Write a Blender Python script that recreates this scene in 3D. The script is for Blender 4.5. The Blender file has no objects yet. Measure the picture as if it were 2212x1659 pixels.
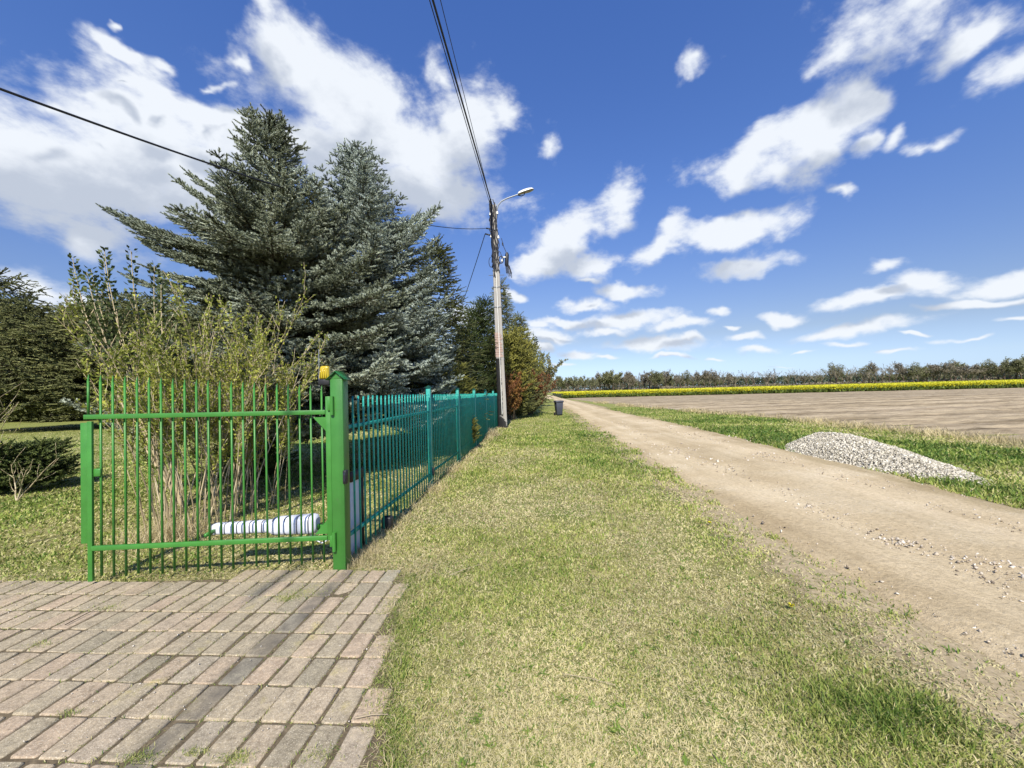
import bpy, math, random
import numpy as np
from mathutils import Vector, Matrix
random.seed(7); RNG = np.random.default_rng(7)
R = math.radians
scn = bpy.context.scene
C = scn.collection

# ------------------------------------------------------------------ camera
CAM_H = 1.6
PITCH, ROLL = 0.0190, 0.0260
LENS = 14.06
right = np.array([1., 0, 0]); fwd = np.array([0, math.cos(PITCH), math.sin(PITCH)]); up = np.array([0, -math.sin(PITCH), math.cos(PITCH)])
r2 = right * math.cos(ROLL) - up * math.sin(ROLL); u2 = up * math.cos(ROLL) + right * math.sin(ROLL)
cam = bpy.data.cameras.new('camera'); cam.sensor_width = 36; cam.lens = LENS; cam.clip_start = .05; cam.clip_end = 9000
co = bpy.data.objects.new('camera', cam); C.objects.link(co); scn.camera = co
co.matrix_world = Matrix(((r2[0], u2[0], -fwd[0], 0), (r2[1], u2[1], -fwd[1], 0), (r2[2], u2[2], -fwd[2], CAM_H), (0, 0, 0, 1)))
FP = LENS / 36 * 2212

def ray(px, py):            # survey of the place: direction of a point read off the photograph (2212 x 1659 grid)
    d = fwd + r2 * (px - 1106) / FP - u2 * (py - 829.5) / FP
    return d / d[1]
def G(px, py, z=0.0):
    d = ray(px, py); t = (z - CAM_H) / d[2]
    return np.array([d[0] * t, d[1] * t, z])
def P(px, py, Y):
    d = ray(px, py); return np.array([d[0] * Y, Y, CAM_H + d[2] * Y])

# ------------------------------------------------------------------ sun, sky, exposure
SUN_EL, SUN_AZ = R(45), R(4)          # SUN_AZ: shadows lean this far right of straight ahead
S = bpy.data.lights.new('sun', 'SUN'); S.energy = 4.9; S.angle = R(.53); S.color = (1, .935, .82)
so = bpy.data.objects.new('sun', S); C.objects.link(so)
sd = Vector((math.sin(SUN_AZ) * math.cos(SUN_EL), math.cos(SUN_AZ) * math.cos(SUN_EL), -math.sin(SUN_EL)))
so.rotation_euler = sd.to_track_quat('-Z', 'Y').to_euler(); so.location = (0, -10, 30)
scn.view_settings.view_transform = 'Standard'; scn.view_settings.look = 'None'
scn.view_settings.exposure = 0.56; scn.view_settings.gamma = 1
scn.cycles.max_bounces = 5; scn.cycles.diffuse_bounces = 2; scn.cycles.glossy_bounces = 2
scn.cycles.transparent_max_bounces = 8; scn.cycles.transmission_bounces = 3

world = bpy.data.worlds.new('World'); scn.world = world; world.use_nodes = True
SKY_STRENGTH = 0.10
CLOUDS = [  # centre x, y, radii, tilt (deg, counter-clockwise), weight
 (40,340,210,140,0,1.05),(250,375,260,135,-8,1.05),(330,290,150,70,-20,1),(380,350,150,90,0,1),(330,205,110,42,-25,1),(455,262,110,42,-22,1),(400,430,140,60,0,1),(90,420,150,45,-28,1),(120,250,90,40,-10,.9),
 (585,15,70,45,-35,1),(640,120,105,75,-50,1),(770,240,175,105,-35,1),(880,340,200,90,-22,1),(1010,300,85,110,-10,1),(945,180,60,45,-50,.6),(1075,255,55,50,-20,.8),(1172,308,44,50,20,.6),
 (650,330,130,50,-35,1),(1000,410,30,30,0,.6),(720,300,160,90,-20,1),
 (245,105,75,22,-42,.65),(325,140,52,20,-15,.7),(500,130,44,24,-35,.6),(475,187,38,17,0,.6),(250,47,15,9,-30,.5),(195,200,90,20,-35,.5),
 (185,530,70,40,-20,.7),(40,620,130,45,-12,.9),(160,655,70,30,-10,.9),(1010,690,60,26,0,.9),
 (1512,112,46,34,35,.62),(1850,45,165,115,20,.72),(1975,15,140,80,25,.72),(2110,60,140,40,33,.68),(2190,130,140,55,25,.72),(1790,110,70,50,20,.8),
 (1640,335,135,45,20,.95),(1760,285,130,62,28,.95),(1850,215,75,36,22,.85),(1600,365,95,38,5,.9),(1880,300,44,30,35,.8),
 (1950,290,60,40,35,.5),(2040,310,95,30,20,.42),(1810,412,40,20,-20,.45),
 (1235,505,90,42,32,1),(1335,450,62,44,38,1),(1185,560,85,26,8,1),(1275,568,66,30,0,1),(1275,606,30,10,0,.7),
 (1425,528,64,28,28,1),(1570,505,130,34,12,1),(1600,566,112,20,9,1),
 (1350,628,62,15,0,1),(1270,657,60,15,0,1),(1345,690,110,20,5,1),(1470,700,70,13,10,.9),(1120,638,34,13,0,.9),(1545,667,30,12,8,.9),
 (1915,565,48,16,4,1),(1992,602,70,26,0,1),(1860,640,100,20,10,1),(1700,680,58,13,3,.9),(2150,612,90,24,15,1),(2110,655,130,11,4,.9),
 (1850,709,135,15,7,1),(1612,725,44,9,3,.9),(1650,752,54,10,8,.9),(1845,741,54,8,0,.8),(1985,722,34,5,0,.8),
 (1200,725,75,18,0,.9),(1258,765,42,11,0,1),(1400,742,120,15,0,.9),(1490,733,32,10,0,.9),(1160,755,34,11,0,.9),(1300,715,60,12,0,.9),(1230,690,40,9,0,.9),(1310,770,36,6,0,.8),(1440,768,50,6,0,.8),(1580,700,24,6,0,.7),(1745,755,40,5,0,.7),(1930,760,60,5,3,.7),(2080,735,70,7,4,.8),(2180,700,60,9,6,.8),(1215,790,40,5,0,.7),(1180,700,40,12,0,.8),(1540,770,30,4,0,.6),(1700,790,60,4,0,.5),
]
def make_sky():
    nt = world.node_tree; N = nt.nodes; L = nt.links; N.clear()
    def group():
        g = bpy.data.node_groups.new('cloud_field', 'ShaderNodeTree')
        g.interface.new_socket('Vector', in_out='INPUT', socket_type='NodeSocketVector')
        g.interface.new_socket('Field', in_out='OUTPUT', socket_type='NodeSocketFloat')
        gi = g.nodes.new('NodeGroupInput'); go = g.nodes.new('NodeGroupOutput'); prev = None
        for (cx, cy, rx, ry, a, wgt) in CLOUDS:
            d = ray(cx, cy); d = d / np.linalg.norm(d)
            az, el = math.atan2(d[0], d[1]), math.asin(d[2])
            def ae(x, y):
                q = ray(x, y); q = q / np.linalg.norm(q); return np.array([math.atan2(q[0], q[1]), math.asin(q[2])])
            ca, sa = math.cos(R(a)), math.sin(R(a))
            ex = ae(cx + rx * ca, cy - rx * sa) - (az, el); ey = ae(cx + ry * sa, cy + ry * ca) - (az, el)
            rr, rs = np.hypot(*ex), np.hypot(*ey)
            m = g.nodes.new('ShaderNodeMapping'); m.vector_type = 'TEXTURE'
            m.inputs['Location'].default_value = (az, el, 0); m.inputs['Rotation'].default_value = (0, 0, math.atan2(ex[1], ex[0])); m.inputs['Scale'].default_value = (rr, rs, 1)
            if prev is None: g.links.new(gi.outputs[0], m.inputs['Vector'])
            else:       # the tiny dependency keeps the nodes evaluated one after another (register limit)
                q = g.nodes.new('ShaderNodeVectorMath'); q.operation = 'MULTIPLY_ADD'; g.links.new(prev, q.inputs[0]); q.inputs[1].default_value = (1e-7,) * 3
                g.links.new(gi.outputs[0], q.inputs[2]); g.links.new(q.outputs[0], m.inputs['Vector'])
            ln = g.nodes.new('ShaderNodeVectorMath'); ln.operation = 'LENGTH'; g.links.new(m.outputs[0], ln.inputs[0])
            md = g.nodes.new('ShaderNodeMath'); md.operation = 'MULTIPLY_ADD'; md.inputs[1].default_value = -1; md.inputs[2].default_value = wgt
            g.links.new(ln.outputs['Value'], md.inputs[0])
            if prev is None: prev = md.outputs[0]
            else:
                mx = g.nodes.new('ShaderNodeMath'); mx.operation = 'SMOOTH_MAX'; mx.inputs[2].default_value = .35
                g.links.new(prev, mx.inputs[0]); g.links.new(md.outputs[0], mx.inputs[1]); prev = mx.outputs[0]
        g.links.new(prev, go.inputs[0]); return g
    fld = group()
    def nd(t, **k):
        n = N.new(t)
        for a, b in k.items(): setattr(n, a, b)
        return n
    def math_(op, a, b=None, c=None, clamp=False):
        n = nd('ShaderNodeMath', operation=op, use_clamp=clamp)
        for i, v in enumerate((a, b, c)):
            if v is None: continue
            if isinstance(v, (int, float)): n.inputs[i].default_value = v
            else: L.new(v, n.inputs[i])
        return n.outputs[0]
    sky = nd('ShaderNodeTexSky', sky_type='NISHITA', sun_disc=False); sky.sun_elevation = SUN_EL; sky.sun_rotation = R(180) + SUN_AZ
    sky.air_density = 1.0; sky.dust_density = .35; sky.ozone_density = 2.2; sky.altitude = 60
    tc = nd('ShaderNodeTexCoord'); sp = nd('ShaderNodeSeparateXYZ'); L.new(tc.outputs['Generated'], sp.inputs[0])
    X, Y, Z = sp.outputs
    az = math_('ARCTAN2', X, Y); el = math_('ARCSINE', Z)
    cb = nd('ShaderNodeCombineXYZ'); L.new(az, cb.inputs[0]); L.new(el, cb.inputs[1])
    # layered noise on a cloud deck, so detail shrinks to the horizon
    den = math_('ADD', math_('MAXIMUM', Z, 0.0), .40)
    dk = nd('ShaderNodeCombineXYZ'); L.new(math_('DIVIDE', X, den), dk.inputs[0]); L.new(math_('DIVIDE', Y, den), dk.inputs[1]); L.new(math_('MULTIPLY', Z, 7.0), dk.inputs[2])
    n1 = nd('ShaderNodeTexNoise'); n1.inputs['Scale'].default_value = 5.0; n1.inputs['Detail'].default_value = 8; n1.inputs['Roughness'].default_value = .60; n1.inputs['Distortion'].default_value = .35
    fl_ = nd('ShaderNodeMapping'); fl_.inputs['Scale'].default_value = (1, 1, 1.7); fl_.inputs['Rotation'].default_value = (0, R(25), 0); L.new(tc.outputs['Generated'], fl_.inputs[0]); L.new(fl_.outputs[0], n1.inputs['Vector'])
    n2 = nd('ShaderNodeTexNoise'); n2.inputs['Scale'].default_value = 17; n2.inputs['Detail'].default_value = 5; n2.inputs['Roughness'].default_value = .6
    L.new(fl_.outputs[0], n2.inputs['Vector'])
    # warp of the cloud outlines
    wn = nd('ShaderNodeTexNoise'); wn.inputs['Scale'].default_value = 9; wn.inputs['Detail'].default_value = 4; L.new(tc.outputs['Generated'], wn.inputs['Vector'])
    wv = nd('ShaderNodeVectorMath', operation='SUBTRACT'); L.new(wn.outputs['Color'], wv.inputs[0]); wv.inputs[1].default_value = (.5, .5, .5)
    wsc = nd('ShaderNodeVectorMath', operation='SCALE'); L.new(wv.outputs[0], wsc.inputs[0]); L.new(math_('MULTIPLY', den, .16), wsc.inputs['Scale'])
    wa = nd('ShaderNodeVectorMath', operation='ADD'); L.new(cb.outputs[0], wa.inputs[0]); L.new(wsc.outputs[0], wa.inputs[1])
    g1 = nd('ShaderNodeGroup'); g1.node_tree = fld; L.new(wa.outputs[0], g1.inputs[0])
    off = nd('ShaderNodeVectorMath', operation='ADD'); L.new(wa.outputs[0], off.inputs[0])
    oc = nd('ShaderNodeCombineXYZ'); L.new(math_('MULTIPLY', den, .09), oc.inputs[1]); L.new(oc.outputs[0], off.inputs[1])
    g2 = nd('ShaderNodeGroup'); g2.node_tree = fld; L.new(off.outputs[0], g2.inputs[0])
    nz = math_('ADD', math_('MULTIPLY', math_('SUBTRACT', n1.outputs[0], .5), 2.5), math_('MULTIPLY', math_('SUBTRACT', n2.outputs[0], .5), 1.3))
    dens = math_('ADD', g1.outputs[0], math_('ADD', nz, .17))
    mr = nd('ShaderNodeMapRange', interpolation_type='SMOOTHSTEP'); L.new(dens, mr.inputs['Value'])
    mr.inputs['From Min'].default_value = -.26; mr.inputs['From Max'].default_value = .70
    alpha = math_('POWER', mr.outputs[0], 1.15)
    # shade: bases (cloud continues upward) are greyer, edges and tops are white
    sh = nd('ShaderNodeMapRange', interpolation_type='SMOOTHSTEP'); L.new(math_('ADD', math_('ADD', g2.outputs[0], math_('MULTIPLY', nz, .75)), math_('MULTIPLY', math_('SUBTRACT', g2.outputs[0], g1.outputs[0]), .3)), sh.inputs['Value'])
    sh.inputs['From Min'].default_value = -.15; sh.inputs['From Max'].default_value = .9
    cc = nd('ShaderNodeMix', data_type='RGBA'); L.new(sh.outputs[0], cc.inputs['Factor'])
    cc.inputs[6].default_value = (6.2, 6.5, 6.9, 1); cc.inputs[7].default_value = (3.8, 4.2, 4.9, 1)
    # blue of the clear sky: deepened slightly with height
    cr_ = nd('ShaderNodeValToRGB'); L.new(Z, cr_.inputs[0]); el_ = cr_.color_ramp.elements
    while len(el_) < 5: el_.new(.5)
    for q_, (p_, c_) in zip(el_, ((0, (.36, .50, .88)), (.05, (.44, .49, .68)), (.12, (.46, .44, .50)), (.42, (.42, .53, .78)), (.72, (.40, .57, .93)))): q_.position = p_; q_.color = (*c_, 1)
    hs = nd('ShaderNodeMix', data_type='RGBA', blend_type='MULTIPLY'); hs.inputs['Factor'].default_value = 1; L.new(sky.outputs[0], hs.inputs[6]); L.new(cr_.outputs[0], hs.inputs[7])
    h2 = nd('ShaderNodeVectorMath', operation='SCALE'); L.new(hs.outputs[2], h2.inputs[0]); h2.inputs['Scale'].default_value = 1.5
    mixc = nd('ShaderNodeMix', data_type='RGBA'); L.new(math_('MULTIPLY', alpha, .96), mixc.inputs['Factor']); L.new(h2.outputs[0], mixc.inputs[6]); L.new(cc.outputs[2], mixc.inputs[7])
    bg = nd('ShaderNodeBackground'); bg.inputs['Strength'].default_value = SKY_STRENGTH; L.new(mixc.outputs[2], bg.inputs['Color'])
    out = nd('ShaderNodeOutputWorld'); L.new(bg.outputs[0], out.inputs[0])
    world.cycles.sampling_method = 'MANUAL'; world.cycles.sample_map_resolution = 256
make_sky()

# ------------------------------------------------------------------ helpers
def tag(o, label=None, cat=None, group=None, kind=None):
    if label: o['label'] = label
    if cat: o['category'] = cat
    if group: o['group'] = group
    if kind: o['kind'] = kind
    return o
def thing(name, label, cat, loc=(0, 0, 0), rz=0, group=None):
    o = bpy.data.objects.new(name, None); o.empty_display_size = .2; C.objects.link(o)
    o.location = loc; o.rotation_euler = (0, 0, rz); return tag(o, label, cat, group)
def nrm(a): return a / np.maximum(np.linalg.norm(a, axis=-1, keepdims=True), 1e-9)
def frames(D):
    D = nrm(D); ref = np.where(np.abs(D[:, 2:3]) > .9, np.array([[1., 0, 0]]), np.array([[0, 0, 1.]]))
    A = nrm(np.cross(D, ref)); return D, A, np.cross(D, A)

class MB:
    def __init__(s): s.V = []; s.F = []; s.T = []; s.M = []; s.n = 0
    def add(s, V, F, tint=.5, mi=0):
        V = np.asarray(V, float).reshape(-1, 3); F = np.asarray(F, int)
        s.V.append(V); s.F.append(F + s.n); s.n += len(V)
        s.T.append(np.broadcast_to(np.asarray(tint, float), (len(F),)).copy()); s.M.append(np.full(len(F), mi)); return s
    def box(s, c, size, rz=0, tint=.5, mi=0, taper=1.0, M=None):
        x, y, z = np.array(size) / 2
        V = np.array([(sx * x * (taper if sz > 0 else 1), sy * y * (taper if sz > 0 else 1), sz * z) for sz in (-1, 1) for sy in (-1, 1) for sx in (-1, 1)])
        if M is not None: V = V @ np.array(M).T
        if rz: cs, sn = math.cos(rz), math.sin(rz); V = V @ np.array([[cs, sn, 0], [-sn, cs, 0], [0, 0, 1]])
        return s.add(V + np.array(c), [(0, 2, 3, 1), (4, 5, 7, 6), (0, 1, 5, 4), (2, 6, 7, 3), (0, 4, 6, 2), (1, 3, 7, 5)], tint, mi)
    def beam(s, a, b, w, h=None, tint=.5, mi=0):     # rectangular bar from a to b
        a = np.array(a, float); b = np.array(b, float); h = h or w; L = np.linalg.norm(b - a)
        D, A, B = frames((b - a)[None]); M = np.stack([A[0], B[0], D[0]], 1)
        return s.box((a + b) / 2, (w, h, L), tint=tint, mi=mi, M=M)
    def tube(s, pts, rad, n=8, tint=.5, mi=0, cap=True, flat=1.0):
        pts = np.array(pts, float); k = len(pts); rad = np.broadcast_to(np.asarray(rad, float), (k,))
        T = np.gradient(pts, axis=0); T = nrm(T); A = None; V = []
        for i in range(k):
            if A is None: _, a, b = frames(T[i:i + 1]); A = a[0]
            A = A - T[i] * A.dot(T[i]); A /= np.linalg.norm(A); Bv = np.cross(T[i], A)
            for j in range(n):
                t = 2 * math.pi * j / n; V.append(pts[i] + rad[i] * (math.cos(t) * A + flat * math.sin(t) * Bv))
        F = [(i * n + j, i * n + (j + 1) % n, (i + 1) * n + (j + 1) % n, (i + 1) * n + j) for i in range(k - 1) for j in range(n)]
        s.add(V, F, tint, mi)
        if cap:
            for base, rev in ((0, 1), ((k - 1) * n, 0)):
                idx = [j for j in range(n)]; VV = V[base:base + n]; c = np.mean(VV, 0)
                FF = [((j + 1) % n, j, n) if rev else (j, (j + 1) % n, n) for j in idx]
                s.add(list(VV) + [c], FF, tint, mi)
        return s
    def segs(s, P0, P1, R0, R1, n=3, tint=.5, mi=0):   # many straight tapered twigs at once
        P0 = np.array(P0, float); P1 = np.array(P1, float); k = len(P0)
        if not k: return s
        D, A, B = frames(P1 - P0); R0 = np.broadcast_to(R0, (k,)); R1 = np.broadcast_to(R1, (k,)); V = np.zeros((k, 2 * n, 3))
        for j in range(n):
            t = 2 * math.pi * j / n; o = math.cos(t) * A + math.sin(t) * B
            V[:, j] = P0 + o * R0[:, None]; V[:, n + j] = P1 + o * R1[:, None]
        f = np.array([(j, (j + 1) % n, n + (j + 1) % n, n + j) for j in range(n)])
        F = (f[None] + (np.arange(k) * 2 * n)[:, None, None]).reshape(-1, 4)
        return s.add(V.reshape(-1, 3), F, np.repeat(np.broadcast_to(tint, (k,)), n), mi)
    def cards(s, Pt, D, Nn, L, W, tint=.5, mi=0):       # leaf-shaped rhombus: base, side, tip, side
        Pt = np.array(Pt, float); k = len(Pt)
        if not k: return s
        D = nrm(np.array(D, float)); Sd = nrm(np.cross(D, Nn)); Nn = np.cross(Sd, D)
        L = np.broadcast_to(L, (k,))[:, None]; W = np.broadcast_to(W, (k,))[:, None]
        V = np.stack([Pt, Pt + D * L * .45 + Sd * W * .5 + Nn * L * .06, Pt + D * L, Pt + D * L * .45 - Sd * W * .5 + Nn * L * .06], 1)
        F = np.arange(k)[:, None] * 4 + np.array([[0, 1, 2, 3]])
        return s.add(V.reshape(-1, 3), F, tint, mi)
    def needles(s, P0, D, L, rad, K=14, w=.01, fwdness=.7, tint=.5, mi=0, core=True, rng=None):
        rng = rng or RNG; P0 = np.array(P0, float); k = len(P0)
        if not k: return s
        D, A, B = frames(np.array(D, float)); L = np.broadcast_to(L, (k,)); rad = np.broadcast_to(rad, (k,)); tint = np.broadcast_to(tint, (k,))
        t = rng.uniform(0, 1, (k, K)); t[:, 0] = 1; ph = rng.uniform(0, 6.283, (k, K))
        rd = np.cos(ph)[..., None] * A[:, None] + np.sin(ph)[..., None] * B[:, None]
        tg = -np.sin(ph)[..., None] * A[:, None] + np.cos(ph)[..., None] * B[:, None]
        b = P0[:, None] + D[:, None] * (t * L[:, None] * .92)[..., None]
        tip = b + (rd * (1 - .5 * t[..., None]) + D[:, None] * fwdness) * rad[:, None, None]
        V = np.stack([b + tg * w / 2 , tip, b - tg * w / 2], 2).reshape(-1, 3)
        F = np.arange(k * K * 3).reshape(-1, 3)
        tt = np.repeat(tint, K) + rng.uniform(-.08, .08, k * K)
        s.add(V, F, tt, mi)
        if core: s.segs(P0, P0 + D * L[:, None], rad * .28, rad * .16, 3, tint, mi)
        return s
    def build(s, name, mats, parent=None, smooth=False, bevel=0, loc=None):
        me = bpy.data.meshes.new(name)
        if not s.V: s.box((0, 0, 0), (.001, .001, .001))
        V = np.concatenate(s.V); nl = sum(f.size for f in s.F); npoly = sum(len(f) for f in s.F)
        me.vertices.add(len(V)); me.vertices.foreach_set('co', V.astype(np.float32).ravel())
        me.loops.add(nl); me.polygons.add(npoly)
        me.loops.foreach_set('vertex_index', np.concatenate([f.ravel() for f in s.F]).astype(np.int32))
        tot = np.concatenate([np.full(len(f), f.shape[1]) for f in s.F]); st = np.concatenate([[0], np.cumsum(tot)[:-1]])
        me.polygons.foreach_set('loop_start', st.astype(np.int32)); me.polygons.foreach_set('loop_total', tot.astype(np.int32))
        me.polygons.foreach_set('material_index', np.concatenate(s.M).astype(np.int32))
        if smooth: me.polygons.foreach_set('use_smooth', np.ones(npoly, bool))
        at = me.attributes.new('tint', 'FLOAT', 'FACE'); at.data.foreach_set('value', np.concatenate(s.T).astype(np.float32))
        for m in (mats if isinstance(mats, (list, tuple)) else [mats]): me.materials.append(m)
        me.update(calc_edges=True)
        if not smooth is False: pass
        o = bpy.data.objects.new(name, me); C.objects.link(o)
        if parent: o.parent = parent
        if loc is not None: o.location = loc
        if bevel:
            b = o.modifiers.new('bevel', 'BEVEL'); b.width = bevel; b.segments = 2; b.limit_method = 'ANGLE'
        return o

def vn(x, y, s=0):          # smooth value noise 0..1
    xi = np.floor(x).astype(np.int64); yi = np.floor(y).astype(np.int64); fx = x - xi; fy = y - yi
    def h(a, b):
        n = (a * 374761393 + b * 668265263 + s * 69069) & 0x7fffffff; n = ((n ^ (n >> 13)) * 1274126177) & 0x7fffffff; return ((n ^ (n >> 16)) & 0xffff) / 65535.
    fx = fx * fx * (3 - 2 * fx); fy = fy * fy * (3 - 2 * fy)
    return (h(xi, yi) * (1 - fx) + h(xi + 1, yi) * fx) * (1 - fy) + (h(xi, yi + 1) * (1 - fx) + h(xi + 1, yi + 1) * fx) * fy
def fbm(x, y, s=0, o=4):
    x = np.asarray(x, float); y = np.asarray(y, float)
    return sum(vn(x * 2 ** i, y * 2 ** i, s + i) * .5 ** (i + 1) for i in range(o)) / (1 - .5 ** o)

# ------------------------------------------------------------------ materials
def newmat(name):
    m = bpy.data.materials.new(name); m.use_nodes = True; return m, m.node_tree.nodes, m.node_tree.links
def ramp(N, L, src, stops):
    r = N.new('ShaderNodeValToRGB'); e = r.color_ramp.elements
    while len(e) < len(stops): e.new(.5)
    for q, (p, c) in zip(e, stops): q.position = p; q.color = (*c, 1)
    L.new(src, r.inputs[0]); return r.outputs[0]
def noise(N, L, scale, detail=4, rough=.55, vec=None, sc=None):
    n = N.new('ShaderNodeTexNoise'); n.inputs['Scale'].default_value = scale; n.inputs['Detail'].default_value = detail; n.inputs['Roughness'].default_value = rough
    tc = N.new('ShaderNodeTexCoord'); src = tc.outputs['Object']
    if sc:
        mp = N.new('ShaderNodeMapping'); mp.inputs['Scale'].default_value = sc; L.new(src, mp.inputs[0]); src = mp.outputs[0]
        if vec: mp.inputs['Rotation'].default_value = vec
    L.new(src, n.inputs['Vector']); return n.outputs['Fac']
def mixc(N, L, f, a, b, mode='MIX'):
    m = N.new('ShaderNodeMix'); m.data_type = 'RGBA'; m.blend_type = mode
    for i, v in ((0, f), (6, a), (7, b)):
        if isinstance(v, (int, float)): m.inputs[i].default_value = v
        elif isinstance(v, tuple): m.inputs[i].default_value = (*v, 1)
        else: L.new(v, m.inputs[i])
    return m.outputs[2]
def bump(N, L, h, strength, dist):
    b = N.new('ShaderNodeBump'); b.inputs['Strength'].default_value = strength; b.inputs['Distance'].default_value = dist; L.new(h, b.inputs['Height']); return b.outputs[0]

def leaf_mat(name, stops, trans=.25, nscale=1.2, rough=.6):
    m, N, L = newmat(name); N.clear()
    at = N.new('ShaderNodeAttribute'); at.attribute_name = 'tint'
    c = ramp(N, L, at.outputs['Fac'], stops)
    n = noise(N, L, nscale, 2)
    c2 = mixc(N, L, 1.0, c, ramp(N, L, n, [(.3, (.78, .78, .78)), (.7, (1.18, 1.15, 1.1))]), 'MULTIPLY')
    p = N.new('ShaderNodeBsdfPrincipled'); p.inputs['Roughness'].default_value = rough; p.inputs['Specular IOR Level'].default_value = .3; L.new(c2, p.inputs['Base Color'])
    out = N.new('ShaderNodeOutputMaterial')
    if trans > 0:
        t = N.new('ShaderNodeBsdfTranslucent'); L.new(c2, t.inputs['Color']); mx = N.new('ShaderNodeMixShader'); mx.inputs[0].default_value = trans
        L.new(p.outputs[0], mx.inputs[1]); L.new(t.outputs[0], mx.inputs[2]); L.new(mx.outputs[0], out.inputs[0])
    else: L.new(p.outputs[0], out.inputs[0])
    return m
def paint(name, col, rough=.35, var=.12, nscale=6, bumpv=.05, metal=0, spec=.5, dirt=None):
    m, N, L = newmat(name); p = N['Principled BSDF']
    n = noise(N, L, nscale, 5, .65)
    lo = tuple(c * (1 - var) for c in col); hi = tuple(min(1, c * (1 + var)) for c in col)
    c = ramp(N, L, n, [(.3, lo), (.7, hi)])
    if dirt:
        d = ramp(N, L, noise(N, L, nscale * 3.3, 6, .7), [(.58, (0, 0, 0)), (.72, (1, 1, 1))]); c = mixc(N, L, d, c, dirt)
    L.new(c, p.inputs['Base Color']); p.inputs['Metallic'].default_value = metal; p.inputs['Specular IOR Level'].default_value = spec
    r = ramp(N, L, noise(N, L, nscale * 2, 3), [(.2, (rough * .8,) * 3), (.8, (min(1, rough * 1.25),) * 3)]); L.new(r, p.inputs['Roughness'])
    if bumpv: L.new(bump(N, L, noise(N, L, 60, 3), bumpv, .01), p.inputs['Normal'])
    return m

M_green = paint('gate_green_paint', (.043, .195, .028), .42, .16, 3, .10, dirt=(.055, .15, .04))
M_green2 = paint('post_green_paint', (.038, .165, .026), .40, .16, 2.5, .08, dirt=(.05, .13, .035))
M_teal = paint('fence_teal_paint', (.02, .32, .265), .42, .2, 5, .06, dirt=(.03, .18, .15))
M_roofteal = paint('cap_dark_green', (.01, .07, .05), .4)
M_black = paint('black_rubber', (.012, .012, .014), .5, .2, 10)
M_white = paint('white_plastic', (.66, .69, .78), .35, .05, 8)
M_band = paint('grey_band', (.08, .09, .11), .5)
M_brown = paint('brown_wood', (.06, .03, .02), .6)
M_concrete = paint('pole_concrete', (.34, .325, .30), .85, .10, 2.2, .3, spec=.25, dirt=(.29, .28, .255))
M_tar = paint('tar_paint', (.012, .012, .013), .6, .3, 6, .2)
M_galv = paint('galvanised_steel', (.24, .26, .28), .45, .1, 8, metal=.35)
M_lampwhite = paint('lamp_housing', (.72, .72, .68), .4, .06, 6)
M_lampglass = paint('lamp_glass', (.16, .15, .12), .15, .1, 6)
M_cable = paint('cable_black', (.012, .012, .016), .55, .1, 4, 0)
M_bin = paint('bin_plastic', (.045, .052, .072), .5, .12, 3)
M_bark = paint('bark_brown', (.07, .05, .038), .9, .35, 9, .6, spec=.2)
M_barkpale = paint('bark_pale', (.34, .28, .19), .85, .3, 14, .3, spec=.2)
M_twigpale = leaf_mat('twig_pale', [(0, (.20, .16, .095)), (.5, (.40, .33, .20)), (1, (.62, .54, .37))], 0)
M_twigdark = leaf_mat('twig_dark', [(0, (.03, .022, .016)), (.5, (.06, .045, .03)), (1, (.11, .085, .055))], 0)
M_fartwig = leaf_mat('far_twig', [(0, (.13, .115, .08)), (.5, (.20, .175, .125)), (1, (.27, .24, .175))], 0, .15)
M_farleaf = leaf_mat('far_leaf', [(0, (.11, .115, .055)), (.5, (.18, .185, .09)), (1, (.26, .27, .13))], .2, .1)
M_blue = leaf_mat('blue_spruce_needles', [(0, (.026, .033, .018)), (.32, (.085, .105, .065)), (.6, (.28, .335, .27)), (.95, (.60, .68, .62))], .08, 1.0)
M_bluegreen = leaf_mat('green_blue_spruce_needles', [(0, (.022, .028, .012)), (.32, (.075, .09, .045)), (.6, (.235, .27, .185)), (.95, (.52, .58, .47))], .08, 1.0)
M_spruce = leaf_mat('green_spruce_needles', [(0, (.025, .032, .012)), (.5, (.075, .09, .03)), (1, (.16, .17, .055))], .1)
M_yew = leaf_mat('yew_needles', [(0, (.012, .02, .008)), (.5, (.045, .07, .02)), (1, (.12, .155, .045))], .1)
M_thuja = leaf_mat('thuja_scales', [(0, (.09, .10, .025)), (.5, (.23, .235, .055)), (1, (.42, .40, .10))], .15)
M_dark = leaf_mat('dark_conifer', [(0, (.014, .02, .010)), (.5, (.045, .055, .022)), (1, (.10, .11, .045))], .1)
M_bgcon = leaf_mat('background_conifer_needles', [(0, (.05, .058, .022)), (.5, (.14, .155, .06)), (1, (.27, .28, .11))], .12)
M_privet = leaf_mat('young_leaves', [(0, (.10, .13, .025)), (.5, (.26, .30, .05)), (1, (.50, .50, .09))], .3)
M_holly = leaf_mat('upright_leaves', [(0, (.03, .05, .018)), (.5, (.09, .12, .035)), (1, (.18, .20, .07))], .2)
M_red = leaf_mat('red_leaves', [(0, (.13, .055, .025)), (.5, (.25, .10, .04)), (1, (.32, .19, .05))], .3)
M_grass = leaf_mat('grass_blades', [(0, (.60, .54, .31)), (.22, (.50, .48, .20)), (.45, (.36, .40, .105)), (.72, (.20, .285, .05)), (1, (.08, .155, .026))], .3, .6)
M_dry = leaf_mat('dry_grass', [(0, (.38, .32, .16)), (.5, (.54, .46, .26)), (1, (.66, .58, .37))], .25)
M_yellow = leaf_mat('yellow_flowers', [(0, (.28, .32, .03)), (.4, (.50, .49, .02)), (1, (.70, .62, .02))], .2)
M_crop = leaf_mat('crop_green', [(0, (.05, .085, .015)), (1, (.15, .20, .035))], .2, .2)
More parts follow.
